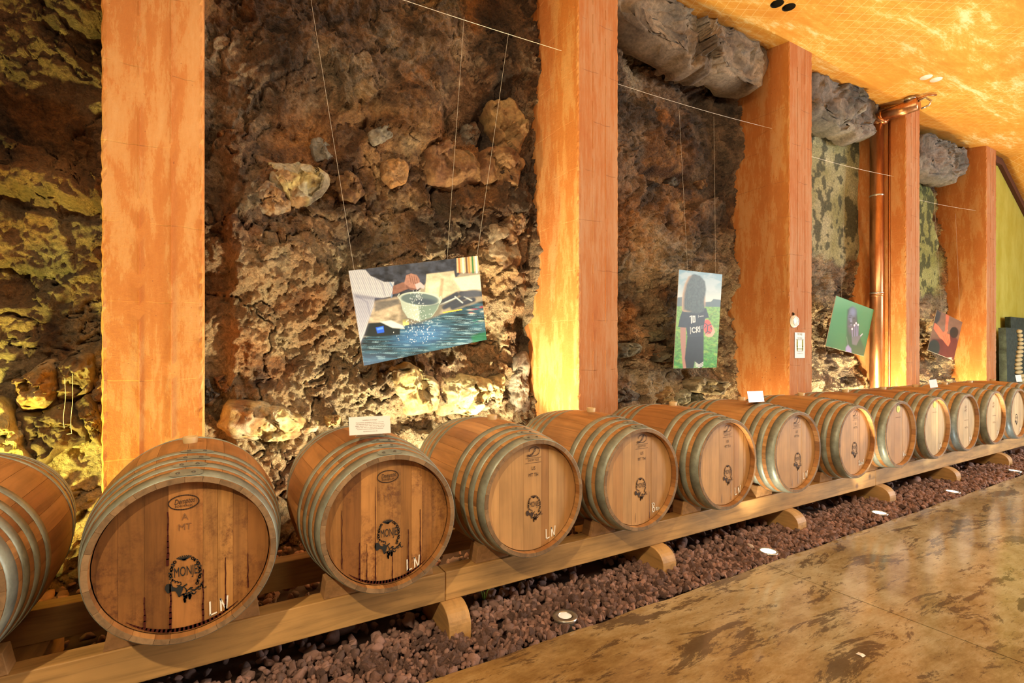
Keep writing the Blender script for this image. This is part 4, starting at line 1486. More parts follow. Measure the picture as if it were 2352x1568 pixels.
class Paint:
    """Drawing surface whose coordinates are those of the tracing."""

    def __init__(s, corners, nx, ny):
        s.nx, s.ny = nx, ny
        u, v = np.meshgrid(np.linspace(0, 1, nx), np.linspace(0, 1, ny))
        s.u, s.v = u, v
        H = homography([(0, 0), (1, 0), (1, 1), (0, 1)], corners)
        p = np.stack([u, v, np.ones_like(u)], -1) @ H.T
        s.X, s.Y = p[..., 0] / p[..., 2], p[..., 1] / p[..., 2]
        s.px = abs(corners[1][0] - corners[0][0]) / nx
        s.c = np.zeros((ny, nx, 3))

    def put(s, m, col):
        m = m[..., None]
        s.c = s.c * (1 - m) + m * np.asarray(col, float)

    def inside(s, pts):
        X, Y = s.X, s.Y
        r = np.zeros(X.shape, bool)
        dist = np.full(X.shape, 1e9)
        n = len(pts)
        for i in range(n):
            (x0, y0), (x1, y1) = pts[i], pts[(i + 1) % n]
            cr = ((y0 > Y) != (y1 > Y)) & (X < (x1 - x0) * (Y - y0) / ((y1 - y0) or 1e-9) + x0)
            r ^= cr
            dx, dy = x1 - x0, y1 - y0
            t = np.clip(((X - x0) * dx + (Y - y0) * dy) / (dx * dx + dy * dy + 1e-9), 0, 1)
            dist = np.minimum(dist, np.hypot(X - x0 - t * dx, Y - y0 - t * dy))
        return np.where(r, dist, -dist)

    def poly(s, pts, col, soft=2.0, a=1.0):
        m = sstep(-soft, soft, s.inside(pts)) * a
        s.put(m, col)
        return m

    def oval(s, x, y, rx, ry, col, soft=0.1, rot=0.0, a=1.0):
        c, q = math.cos(rot), math.sin(rot)
        dx, dy = s.X - x, s.Y - y
        d = np.hypot((dx * c + dy * q) / rx, (-dx * q + dy * c) / ry)
        m = (1 - sstep(1 - soft, 1 + soft, d)) * a
        s.put(m, col)
        return m

    def line(s, pts, wd, col, soft=1.5, a=1.0):
        dist = np.full(s.X.shape, 1e9)
        for (x0, y0), (x1, y1) in zip(pts[:-1], pts[1:]):
            dx, dy = x1 - x0, y1 - y0
            t = np.clip(((s.X - x0) * dx + (s.Y - y0) * dy) / (dx * dx + dy * dy + 1e-9), 0, 1)
            dist = np.minimum(dist, np.hypot(s.X - x0 - t * dx, s.Y - y0 - t * dy))
        m = (1 - sstep(wd / 2 - soft, wd / 2 + soft, dist)) * a
        s.put(m, col)

    def tex(s, m, amt, sx, sy, seed):
        n = fbm(s.X / sx, s.Y / sy, o=4, seed=seed)
        s.c = np.clip(s.c * (1 + amt * (m * n)[..., None]), 0, 1)


def C8(r, g, b):
    return tuple(((v / 255) / 12.92 if v / 255 <= 0.04045 else ((v / 255 + 0.055) / 1.055) ** 2.4) for v in (r, g, b))


def photo_panel(name, centre, rot, W, H, P, label, strings, tone=0.85):
    root = MB().box(-W / 2, W / 2, 0.0012, 0.007, -H / 2, H / 2).build(name, M['foam'])
    root.location = centre
    R = Euler((rot[0], 0, 0)).to_matrix()
    Rz = Matrix.Rotation(rot[2], 3, 'Z') @ Matrix.Rotation(rot[0], 3, 'X') @ Matrix.Rotation(rot[1], 3, 'Y')
    root.rotation_euler = Rz.to_euler()
    tag(root, label, 'photograph', 'photographs hung before the rock face')
    ny, nx = P.u.shape
    pts = np.stack([(P.u.ravel() - 0.5) * W, np.zeros(nx * ny), (0.5 - P.v.ravel()) * H], -1)
    me = grid_mesh('print', pts, nx, ny, True)
    put_colors(me, P.c.reshape(-1, 3) * tone)
    link('print', me, M['print'], root)
    bpy.context.view_layer.update()
    inv = root.matrix_world.inverted()
    for (lx, lz), topx, topz in strings:
        a = Vector((lx * W, 0.006, lz * H))
        b = inv @ Vector((topx, 3.62, topz))
        MB().tube([a, b], 0.0008, 5).build('string', M['nylon'], root)
    return root


# --- washing scene
P = Paint([(293, 352), (1145, 250), (1212, 803), (403, 985)], 330, 225)
P.c[:] = C8(150, 140, 125)
wallm = P.poly([(280, 240), (1160, 220), (1010, 390), (820, 420), (640, 600), (420, 640), (300, 640)], C8(52, 56, 70), 6)
P.tex(wallm, 0.7, 34, 26, 5)
for i in range(14):
    P.oval(*(RNG.uniform(430, 800), RNG.uniform(300, 470)), RNG.uniform(14, 34), RNG.uniform(10, 22), C8(*[int(v) for v in RNG.uniform(30, 95) * np.array((1, 1.03, 1.2))]), 0.5, 0, 0.6)
P.poly([(1005, 255), (1150, 240), (1160, 350), (1010, 362)], C8(215, 185, 140), 3)
for i, x in enumerate((1020, 1046, 1068, 1084, 1108, 1132)):
    P.line([(x, 255), (x + 8, 360)], 12, [C8(180, 105, 50), C8(240, 235, 215), C8(90, 60, 40), C8(225, 140, 60), C8(45, 120, 60), C8(235, 240, 235)][i], 4)
m = P.poly([(810, 372), (990, 350), (1000, 395), (1180, 372), (1190, 490), (1020, 480), (900, 560), (800, 520)], C8(205, 195, 168), 5)
P.tex(m, 0.25, 60, 40, 8)
P.poly([(985, 400), (1180, 370), (1190, 470), (1040, 480)], C8(226, 218, 198), 8)
P.poly([(905, 400), (925, 400), (915, 540), (890, 540)], C8(150, 120, 90), 8, 0.6)
m = P.poly([(440, 560), (640, 520), (690, 650), (650, 690), (430, 700)], C8(176, 160, 138), 12)
P.tex(m, 0.4, 40, 24, 11)
m = P.poly([(470, 560), (630, 535), (640, 570), (470, 625)], C8(88, 88, 92), 10, 0.8)
water = P.poly([(380, 800), (560, 745), (760, 690), (900, 640), (1200, 540), (1260, 820), (1200, 860), (380, 1020)], C8(34, 66, 84), 10)
P.tex(water, 0.9, 95, 9, 14)
n = fbm(P.X / 70 + P.Y / 200, P.Y / 5.5, o=3, seed=19)
P.put(water * sstep(0.45, 0.8, n) * 0.5, C8(150, 185, 205))
P.put(water * sstep(860, 960, P.Y) * sstep(700, 450, P.X) * 0.5, C8(70, 95, 135))
P.oval(770, 780, 150, 60, C8(70, 125, 190), 0.8, -0.2, 0.55)
P.poly([(1110, 780), (1230, 740), (1230, 830), (1120, 830)], C8(12, 95, 60), 14, 0.8)
for (a, b) in (((905, 560), (1010, 505)), ((930, 590), (1060, 525)), ((985, 590), (1120, 540)), ((1040, 500), (1170, 500))):
    P.line([a, b], 34, C8(52, 58, 72), 8)
for (a, b) in (((900, 575), (1000, 530)), ((1000, 520), (1050, 560)), ((1060, 520), (1110, 545))):
    P.line([a, b], 8, C8(190, 200, 205), 3, 0.9)
P.oval(1110, 500, 65, 26, C8(75, 80, 95), 0.4, -0.1)
for x in range(930, 1050, 18):
    P.oval(x, 625 - (x - 930) * 0.18, 10, 4, C8(215, 195, 60), 0.5)
for i in range(12):
    P.oval(RNG.uniform(1100, 1190), RNG.uniform(560, 720), RNG.uniform(10, 25), 4, [C8(170, 40, 50), C8(220, 215, 205), C8(20, 110, 80)][i % 3], 0.8, 0, 0.6)
P.poly([(395, 785), (430, 700), (560, 690), (640, 735), (640, 775), (480, 790)], C8(22, 32, 36), 5)
P.tex(P.poly([(395, 785), (430, 700), (560, 690), (640, 735), (640, 775), (480, 790)], C8(22, 32, 36), 5, 0.0) + 1, 0.08, 9, 9, 3)
P.poly([(505, 690), (580, 680), (660, 715), (670, 735), (590, 730)], C8(215, 218, 215), 5)
P.poly([(655, 674), (694, 670), (698, 708), (660, 714)], C8(225, 215, 130), 2)
P.poly([(478, 728), (530, 718), (536, 760), (490, 768)], C8(30, 90, 220), 2)
P.poly([(486, 734), (526, 724), (529, 738), (490, 747)], C8(90, 150, 245), 2)
P.poly([(640, 575), (930, 560), (900, 640), (780, 700), (640, 690)], C8(92, 88, 80), 14, 0.7)
P.poly([(634, 525), (905, 545), (888, 600), (850, 655), (762, 685), (690, 662), (655, 610)], C8(172, 186, 176), 2)
P.poly([(762, 575), (900, 560), (880, 610), (840, 660), (770, 685)], C8(98, 122, 116), 8, 0.9)
P.oval(768, 536, 138, 46, C8(192, 205, 195), 0.05, 0.06)
P.oval(768, 538, 126, 39, C8(92, 110, 116), 0.1, 0.06)
P.oval(800, 556, 80, 22, C8(62, 76, 92), 0.5, 0.06)
P.line([(632, 505), (622, 520), (640, 545)], 6, C8(190, 200, 190))
P.line([(905, 520), (912, 540), (900, 565)], 6, C8(190, 200, 190))
torso = P.poly([(285, 345), (405, 345), (440, 385), (530, 425), (597, 425), (592, 470), (582, 520), (520, 532), (470, 530), (460, 600), (430, 680), (405, 770), (378, 830), (340, 600)], C8(206, 208, 216), 3)
st = 0.5 + 0.5 * np.sin((P.X * 0.9 + P.Y * 0.35) * 0.55)
P.put(torso * sstep(0.55, 0.9, st) * 0.55, C8(120, 124, 150))
P.poly([(320, 500), (470, 530), (455, 610), (380, 830), (340, 620)], C8(128, 130, 165), 25, 0.45)
P.poly([(330, 505), (470, 525), (560, 535), (470, 545), (340, 530)], C8(98, 98, 125), 8, 0.5)
P.line([(570, 430), (595, 470), (580, 525)], 10, C8(120, 150, 190), 3, 0.8)
for k in range(7):
    P.line([(300 + k * 42, 372 + k * 8), (330 + k * 40, 470 + k * 8)], 5, C8(132, 138, 168), 5, 0.35)
P.line([(470, 395), (520, 440), (540, 520)], 7, C8(120, 124, 150), 5, 0.5)
P.line([(350, 520), (420, 560), (440, 650)], 7, C8(100, 104, 140), 5, 0.5)
arm = P.poly([(590, 452), (650, 428), (690, 425), (690, 470), (620, 500), (585, 508)], C8(140, 98, 84), 3)
hand = P.poly([(664, 430), (676, 380), (708, 368), (745, 378), (764, 405), (768, 440), (750, 470), (715, 478), (680, 462)], C8(168, 122, 108), 3)
P.tex(np.clip(arm + hand, 0, 1), 0.15, 14, 10, 23)
for k in range(4):
    P.line([(698 + k * 15, 378 + k * 6), (710 + k * 15, 432 + k * 7)], 4, C8(92, 58, 50), 2, 0.9)
P.poly([(672, 440), (700, 462), (745, 468), (715, 478), (680, 466)], C8(96, 62, 56), 5, 0.8)
P.poly([(735, 440), (770, 425), (800, 452), (792, 470), (770, 462), (748, 478)], C8(196, 176, 182), 3)
for i in range(230):
    t = RNG.random()
    x = 745 + RNG.normal() * (18 + 55 * t) + 30 * t
    y = 480 + 350 * t
    P.oval(x, y, RNG.uniform(1.2, 3.0), RNG.uniform(1.4, 4.0), C8(232, 240, 250), 0.5, 0, 0.8)
photo_panel('hanging_photograph', (1.347, 3.55, 1.687), (0.142, -0.199, 0.035), 0.989, 0.659, P, 'hung photograph of a striped sleeve wringing cloth over a grey basin',
            [((-0.46, 0.49), at(699, 60, 3.62).x, 3.98), ((0.24, 0.5), at(1066, 90, 3.62).x, 3.98), ((0.49, 0.47), at(1168, 90, 3.62).x, 3.98)], 0.66)

# --- football girl
P = Paint([(660, 243), (1068, 284), (1012, 1160), (603, 1180)], 130, 205)
t = np.clip((P.Y - 240) / 300, 0, 1)
P.c[:] = palette(t.ravel(), [(0, C8(112, 158, 182)), (0.45, C8(150, 185, 200)), (1, C8(222, 232, 226))]).reshape(P.c.shape)
P.put(sstep(-0.1, 0.6, fbm(P.X / 120, P.Y / 60, o=4, seed=3)) * (P.Y < 520) * 0.5, C8(205, 220, 225))
P.poly([(560, 520), (690, 500), (690, 580), (900, 545), (960, 540), (985, 515), (1080, 525), (1080, 600), (560, 605)], C8(88, 112, 118), 5)
grass = sstep(584, 594, P.Y)
P.put(grass, C8(112, 168, 62))
P.put(grass * sstep(800, 1180, P.Y), C8(52, 140, 40))
P.tex(grass, 0.4, 16, 10, 4)
P.put(grass * sstep(0.2, 0.7, fbm(P.X / 40, P.Y / 22, o=4, seed=8)) * 0.5, C8(165, 200, 80))
P.poly([(668, 785), (722, 785), (722, 900), (715, 1060), (728, 1130), (725, 1190), (695, 1190), (680, 1040), (668, 900)], C8(176, 128, 108), 3)
P.poly([(890, 700), (940, 720), (985, 780), (998, 820), (975, 865), (935, 875), (905, 860), (890, 800)], C8(214, 170, 140), 4)
P.oval(930, 785, 40, 76, C8(226, 84, 68), 0.06, -0.1)
for pl in ([(905, 745), (930, 765), (960, 755)], [(930, 765), (925, 820)], [(905, 845), (925, 820), (955, 830)], [(900, 790), (912, 770)], [(955, 780), (968, 800)]):
    P.line(pl, 9, C8(40, 62, 76), 2)
P.poly([(905, 840), (950, 845), (985, 800), (1000, 825), (970, 870), (930, 876)], C8(216, 178, 150), 3)
P.line([(915, 850), (960, 838)], 3, C8(150, 100, 80), 1.5)
shirt = P.poly([(690, 625), (740, 600), (880, 600), (915, 600), (942, 688), (905, 702), (892, 790), (888, 940), (885, 1110), (870, 1172), (820, 1160), (808, 1105), (790, 1172), (725, 1172), (712, 1080), (738, 880), (725, 790), (648, 785), (668, 690)], C8(30, 42, 46), 3)
P.poly([(735, 880), (890, 870), (888, 1110), (860, 1120), (808, 1100), (790, 1172), (725, 1172), (712, 1080)], C8(16, 28, 26), 8)
P.tex(shirt, 0.25, 30, 40, 12)
P.poly([(805, 1105), (840, 1140), (820, 1180), (795, 1180)], C8(120, 160, 110), 2)
for k in range(3):
    P.line([(815, 1118 + k * 15), (845, 1140 + k * 12), (885, 1112 + k * 15)], 6, C8(225, 232, 232), 2)
hair = P.poly([(800, 283), (860, 300), (905, 350), (915, 420), (905, 500), (900, 560), (895, 630), (840, 655), (740, 650), (690, 630), (688, 560), (695, 470), (715, 380), (750, 310)], C8(66, 82, 76), 8)
P.tex(hair, 0.35, 9, 14, 21)
edge = np.clip(1 - np.abs(P.inside([(800, 283), (860, 300), (905, 350), (915, 420), (905, 500), (900, 560), (895, 630), (840, 655), (740, 650), (690, 630), (688, 560), (695, 470), (715, 380), (750, 310)])) / 26, 0, 1) * sstep(800, 740, P.X) * sstep(0, 1, hair + 0.3) * (P.Y < 640)
P.put(edge * 0.85, C8(206, 172, 130))
P.put(np.clip(1 - np.hypot((P.X - 903) / 14, (P.Y - 545) / 70), 0, 1) * 0.8, C8(200, 165, 130))
W8 = C8(228, 234, 234)
P.line([(762, 685), (776, 678), (776, 745)], 10, W8)
P.poly([(785, 676), (812, 674), (814, 738), (787, 741)], W8, 2)
P.poly([(795, 688), (803, 687), (805, 727), (797, 728)], C8(30, 42, 46), 2)
for q in range(5):
    P.line([(764, 785 + q * 14), (768, 792 + q * 14)], 5, W8)
P.line([(812, 794), (796, 785), (782, 798), (782, 822), (797, 834), (814, 825)], 8, W8)
P.line([(824, 832), (822, 782), (838, 780), (842, 795), (826, 805), (844, 826)], 7, W8)
P.line([(853, 776), (855, 826)], 8, W8)
for q in range(4):
    P.line([(866, 768 + q * 9), (888, 764 + q * 9)], 3, C8(150, 160, 165), 2)
P.line([(842, 672), (842, 690)], 6, C8(170, 178, 178))
P.line([(854, 682), (888, 676)], 9, C8(180, 188, 188))
photo_panel('hanging_photograph', (4.416, 3.62, 1.697), (0.072, 0.001, -0.023), 0.652, 1.006, P, 'hung photograph of a curly-haired footballer holding a red ball',
            [((-0.3, 0.5), 4.12, 3.86), ((0.35, 0.5), 4.66, 3.89)])

# --- face on green
P = Paint([(290, 487), (648, 617), (550, 1063), (187, 968)], 150, 130)
t = np.clip((P.Y - 480) / 560, 0, 1)
P.c[:] = palette(t.ravel(), [(0, C8(88, 142, 104)), (0.3, C8(52, 112, 70)), (1, C8(28, 74, 46))]).reshape(P.c.shape)
P.poly([(395, 620), (440, 590), (480, 615), (490, 700), (500, 800), (520, 900), (560, 1000), (540, 1070), (370, 1050), (385, 960), (385, 880)], C8(28, 62, 44), 12)
P.oval(438, 730, 44, 125, C8(62, 66, 72), 0.25, 0.05)
P.oval(448, 640, 30, 42, C8(96, 106, 140), 0.8)
P.oval(420, 690, 16, 30, C8(84, 90, 120), 0.9)
P.oval(432, 735, 9, 36, C8(104, 108, 134), 0.7)
P.oval(420, 692, 13, 4, C8(25, 26, 30), 0.6)
P.oval(458, 700, 10, 4, C8(25, 26, 30), 0.6)
P.line([(412, 678), (436, 676)], 4, C8(28, 28, 32), 2)
P.oval(430, 748, 12, 7, C8(34, 32, 38), 0.8)
P.oval(423, 782, 20, 9, C8(92, 82, 102), 0.5, 0.1)
P.line([(405, 782), (440, 786)], 3, C8(26, 24, 30), 1)
for x0, y0, x1, y1 in ((440, 800, 445, 900), (462, 765, 464, 890), (478, 745, 482, 885), (497, 760, 492, 880)):
    P.line([(x0, y0), (x1, y1)], 12, C8(92, 90, 122), 3)
    P.oval(x0, y0 + 4, 7, 10, C8(196, 178, 196), 0.4)
P.poly([(435, 880), (500, 870), (520, 860), (535, 845), (540, 858), (515, 890), (480, 960), (440, 950)], C8(74, 78, 90), 6)
P.line([(520, 870), (538, 850)], 6, C8(196, 176, 190), 2)
P.poly([(380, 980), (400, 955), (430, 990), (435, 1040), (375, 1040)], C8(100, 96, 140), 8)
P.line([(388, 880), (398, 950)], 5, C8(84, 100, 92), 3)
photo_panel('hanging_photograph', (7.631, 3.7, 1.707), (0.129, 0.141, -0.011), 1.026, 0.679, P, 'hung dark green photograph of a face with fingers at the lips',
            [((-0.36, 0.5), 7.33, 3.80)])

# --- clasped hands
P = Paint([(1237, 618), (1490, 745), (1405, 1098), (1150, 1005)], 120, 100)
P.c[:] = C8(104, 74, 60)
P.put(sstep(1100, 700, P.Y) * 0.5, C8(132, 100, 84))
P.poly([(1230, 610), (1280, 650), (1265, 720), (1215, 780), (1200, 740)], C8(52, 50, 52), 10)
P.poly([(1190, 900), (1280, 900), (1330, 860), (1400, 850), (1450, 920), (1420, 1110), (1250, 1060)], C8(84, 36, 38), 12)
P.oval(1408, 840, 42, 52, C8(24, 28, 30), 0.15)
P.oval(1212, 985, 58, 80, C8(26, 42, 44), 0.12)
P.poly([(1245, 800), (1330, 760), (1340, 860), (1290, 880), (1240, 850)], C8(122, 98, 86), 14, 0.8)
P.poly([(1325, 655), (1362, 672), (1345, 800), (1335, 860), (1318, 850), (1322, 760)], C8(186, 98, 72), 5)
P.poly([(1215, 745), (1255, 780), (1300, 840), (1345, 810), (1350, 820), (1330, 850), (1366, 860), (1372, 930), (1352, 970), (1335, 955), (1300, 910), (1270, 890), (1205, 800)], C8(226, 108, 78), 4)
P.line([(1320, 855), (1350, 950)], 3, C8(140, 50, 36), 1.5)
P.line([(1338, 855), (1362, 940)], 3, C8(140, 50, 36), 1.5)
P.line([(1300, 870), (1335, 950)], 3, C8(160, 62, 44), 1.5)
P.oval(1360, 1085, 30, 12, C8(200, 170, 160), 0.4, -0.3)
P.tex(np.ones_like(P.X), 0.15, 30, 30, 9)
photo_panel('hanging_photograph', (10.424, 3.605, 1.629), (0.124, 0.173, -0.021), 1.0, 0.66, P, 'farthest hung photograph, two clasped orange hands on maroon cloth',
            [((-0.3, 0.5), 10.05, 3.72), ((0.42, 0.5), 10.86, 3.70)])

# ------------------------------------------------------------------ wires between the pillars
WL = ['taut wire high across the rock left of the yellow-lit pillar', 'taut wire above the footballer photograph', 'taut wire above the dark green face photograph', 'taut wire above the clasped hands photograph']
WS = [((-0.03, 3.75, 4.02), (2.62, 3.585, 3.97)), ((3.05, 3.60, 3.86), (5.60, 3.56, 3.95)), ((6.05, 3.60, 3.80), (8.395, 3.50, 3.865)), ((8.81, 3.58, 3.68), (11.30, 3.49, 3.785))]
for lb, (a, b) in zip(WL, WS):
    A, B = Vector(a), Vector(b)
    pts = [A.lerp(B, i / 12) - Vector((0, 0, 0.02 * math.sin(PI * i / 12))) for i in range(13)]
    tag(MB().tube(pts, 0.0018, 6).build('wire', M['nylon']), lb, 'wire', 'hanging wires between the pillars')
for px, y0, y1, lb in ((166, 858, 995, 'pale loose thread hanging before the dark boulder, longer and hooked'), (149, 868, 983, 'shorter pale thread hanging before the dark boulder')):
    A, B = at(px, y0, 3.68), at(px, y1, 3.68)
    pts = [Vector((A.x + 0.008 * math.sin(i * 0.5) * i / 12, 3.68, A.z + (B.z - A.z) * i / 12)) for i in range(13)]
    if px == 166:
        pts.append(pts[-1] + Vector((-0.022, 0, -0.003)))
    tag(MB().tube(pts, 0.0013, 5).build('thread', M['nylon']), lb, 'thread')

# ------------------------------------------------------------------ copper pipe on the fourth pillar
root = empty('copper_pipe', (8.27, 3.66, 0), 'shiny copper downpipe with elbow on the fourth pillar', 'pipe')
Zp = 4.72


def pl(name, mb, mt, sm=True):
    return mb.build(name, mt, root, sm)


pl('downpipe', MB().tube([(0, 0, -0.02), (0, 0, 2.15), (0, 0, 2.16), (0, 0, Zp - 0.08)], 0.086, 28), M['copper'])
pl('joint_ring', MB().lathe([(0.086, 2.16), (0.0895, 2.163), (0.0895, 2.20), (0.086, 2.203)], 28), M['copper'])
el = [(0, -0.0 - 0.09 * (1 - math.cos(t)), Zp - 0.09 + 0.09 * math.sin(t)) for t in [i / 8 * PI / 2 for i in range(9)]]
pl('elbow', MB().tube(el, 0.090, 28), M['copper'])
pl('elbow_sleeve', MB().tube([(0.0, -0.035, Zp - 0.06), (0.0, -0.075, Zp - 0.02)], 0.094, 28), M['copper'])
pl('side_run', MB().tube([(0, -0.08, Zp), (0, -0.50, Zp + 0.012)], 0.086, 28), M['copper'])
pl('end_bracket', MB().tube([(0.03, -0.50, Zp + 0.06), (0.05, -0.56, Zp + 0.08), (0.07, -0.62, Zp + 0.02), (0.05, -0.60, Zp - 0.04), (0.03, -0.52, Zp - 0.06)], 0.013, 8), M['steel'])
pl('end_strap', MB().tube([(-0.02, -0.50, Zp + 0.07), (0.03, -0.60, Zp + 0.09), (0.12, -0.66, Zp + 0.09)], 0.012, 8), M['copper'])
pl('ceiling_flange', MB().lathe([(0.001, 0), (0.075, 0), (0.06, 0.03), (0.001, 0.035)], 16), M['steel']).location = (-0.03, -0.42, Zp + 0.085)
for z in (0.6, 2.2, 3.6):
    pl('clamp', MB().lathe([(0.0862, z), (0.0895, z), (0.0895, z + 0.022), (0.0862, z + 0.022)], 28), M['steel'])
con = tag(MB().tube([(0, 0, -0.02), (0, 0, 4.70)], 0.014, 10).build('conduit', M['copper'], None, True), 'thin copper conduit running down beside the copper downpipe', 'conduit')
con.location = (8.37, 3.545, 0)

# ------------------------------------------------------------------ ground lamps
GLAB = ['steel ground lamp, unlit, in the gravel beside the nearest sleeper', 'glowing ground lamp nearest the camera, in the gravel by the floor joint',
        'second glowing ground lamp along the floor edge', 'bluish ground lamp along the floor edge, before the pale-headed barrels', 'bluish ground lamp closest to the right edge']
for (x, y, kd), lb in zip(GLX, GLAB):
    root = empty('ground_lamp', (x, y, 0), lb, 'lamp', 'lamps let into the gravel')
    zt_ = 0.036 if kd == 'off' else 0.022
    gr = 0.034 if kd == 'off' else 0.047
    MB().lathe([(0.056, -0.06), (0.056, zt_ - 0.008)], 28).build('housing', M['steel'], root, True)
    MB().lathe([(0.063, zt_ - 0.012), (0.064, zt_ - 0.004), (0.061, zt_), (gr + 0.001, zt_ - 0.001), (gr, zt_ - 0.005)], 32).build('ring', M['steel'], root, True)
    MB().lathe([(0.0005, zt_ - 0.002), (gr * 0.6, zt_ - 0.0025), (gr + 0.0005, zt_ - 0.005)], 28).build('glass', M[{'on': 'lens_on', 'off': 'lens_dim', 'cool': 'lens_cool'}[kd]], root, True)
    if kd != 'off':
        spot('ground_lamp_beam', (x, y, zt_ + 0.012), (x + 0.26, y + 0.17, 0.45), 80, 1.0, 30 if kd == 'on' else 14, (1.0, 0.88, 0.66) if kd == 'on' else (0.75, 0.88, 1.0), 0.03, root)
        spot('ground_lamp_throw', (x, y, zt_ + 0.012), (x, y - 1.1, 4.8), 58, 0.9, 290, (1.0, 0.76, 0.42), 0.03, root)


# floodlights standing on the gravel behind the barrels
def flood(x, y, power, col, tgt, lb, ang=150):
    root = empty('floodlight', (x, y, 0.0), lb, 'lamp', 'floodlights behind the barrels')
    MB().box(-0.06, 0.06, -0.05, 0.05, -0.02, 0.02).build('base', M['steel'], root, False, 0.004)
    MB().tube([(-0.075, 0, 0.0), (-0.075, 0, 0.10)], 0.008, 8).build('bracket', M['steel'], root, True)
    MB().tube([(0.075, 0, 0.0), (0.075, 0, 0.10)], 0.008, 8).build('bracket', M['steel'], root, True)
    MB().lathe([(0.03, 0.03), (0.055, 0.06), (0.065, 0.12), (0.062, 0.122), (0.05, 0.115)], 24).build('housing', M['steel'], root, True)
    MB().lathe([(0.0005, 0.116), (0.056, 0.114)], 24).build('glass', M['lens_on'], root, True)
    spot('floodlight_beam', (x, y, 0.14), tgt, ang, 0.5, power, col, 0.05, root)


flood(-1.25, 3.20, 480, (1.0, 0.93, 0.20), (-0.9, 4.1, 2.3), 'floodlight hidden behind the cut-off left barrel')
flood(1.25, 3.20, 540, (1.0, 0.87, 0.56), (1.1, 4.0, 1.9), 'floodlight hidden behind the clean LN barrel under the washing photograph')
flood(1.98, 3.44, 640, (1.0, 0.82, 0.50), (2.62, 3.60, 3.7), 'floodlight at the foot of the yellow-lit pillar side, behind the barrels', 80)
flood(5.05, 3.30, 130, (1.0, 0.80, 0.46), (5.3, 3.8, 1.6), 'floodlight hidden behind the barrels under the footballer photograph')
flood(7.3, 3.28, 400, (1.0, 0.86, 0.56), (7.5, 4.0, 1.4), 'floodlight hidden behind the barrels under the green face photograph')
flood(7.85, 3.40, 330, (1.0, 0.78, 0.38), (8.40, 3.5, 2.2), 'floodlight at the foot of the copper pipe pillar, behind the barrels', 100)
flood(10.0, 3.30, 260, (1.0, 0.82, 0.48), (10.2, 4.0, 1.4), 'floodlight hidden behind the barrels under the clasped hands photograph')
flood(10.8, 3.40, 260, (1.0, 0.78, 0.38), (11.30, 3.5, 1.9), 'floodlight at the foot of the farthest pillar, behind the barrels', 100)


# ------------------------------------------------------------------ cards, notice, plate
def card(loc, rot, W, H, label, mt, rows, title, ink, foot=None):
    root = empty('text_card', loc, label, 'card', 'text cards standing on the barrels')
    root.rotation_euler = (Matrix.Rotation(rot[2], 3, 'Z') @ Matrix.Rotation(rot[0], 3, 'X') @ Matrix.Rotation(rot[1], 3, 'Y')).to_euler()
    MB().box(-W / 2, W / 2, 0.0, 0.0016, -H / 2, H / 2).build('sheet', mt, root)
    MB().prism_x([(0.0017, H * 0.1), (0.0017, -H / 2), (0.05, -H / 2 - 0.005), (0.05, -H / 2 - 0.002), (0.004, -H / 2 + 0.004), (0.004, H * 0.1)], -W * 0.3, W * 0.3).build('stand', M['acrylic'], root)
    m = MB()
    if title:
        put_text(m, text_geo(title, 0.0072), 0, H * 0.30, 1, 0, 1.0, -0.0006)
    for i, tx in enumerate(rows):
        put_text(m, text_geo(tx, 0.0056), 0, H * 0.30 - 0.011 - i * 0.0075, 1, 0, 1.0, -0.0006)
    if foot:
        put_text(m, text_geo(foot, 0.0056), 0, -H * 0.33, 1, 0, 1.0, -0.0006)
    m.build('printed_text', ink, root)
    return root


card((0.636, 2.36, 1.030), (-0.232, 0.033, 0.075), 0.194, 0.082, 'cream text card standing on the second whole barrel', M['paper'],
     ['Mujeres heroicas, que bendicen y sonrien a  ,  con su bien', 'entre esperanzas de vida, una vez, ellas dicen que siempre', 'siempre  quisieron  buscar  alegria,  entre  cantos  y  labores', 'quiebran  cada  vida  en  su  piedra  favorita.  Mujeres  que', 'recuerdan el pasado de complicidad y una convivencia.'],
     'Lavanderas de la alegria', M['print_brown'], 'Agradecimientos a todas ellas')
card((3.678, 2.47, 1.018), (-0.187, 0.026, 0.024), 0.202, 0.085, 'glossy white card standing on a barrel before the notice pillar', M['paper_cool'], ['----- -- ---- -- ------', '--- ----- ---- --- -----', '----- --- -- ---- ------'], '-- ----', M['print_grey'])
card((6.968, 2.52, 1.012), (-0.173, -0.021, -0.004), 0.194, 0.089, 'small bluish white card on a far barrel below the clasped hands photograph', M['paper_cool'], ['----- -- ---- -- ------', '--- ----- ---- --- -----', '----- --- -- ---- ------'], '-- ----', M['print_grey'])
card((9.27, 2.42, 1.012), (-0.17, 0.0, -0.02), 0.194, 0.089, 'small white card at the right edge below the stacked pebbles', M['paper_cool'], ['----- -- ---- -- ------', '--- ----- ---- --- -----'], '-- ----', M['print_grey'])

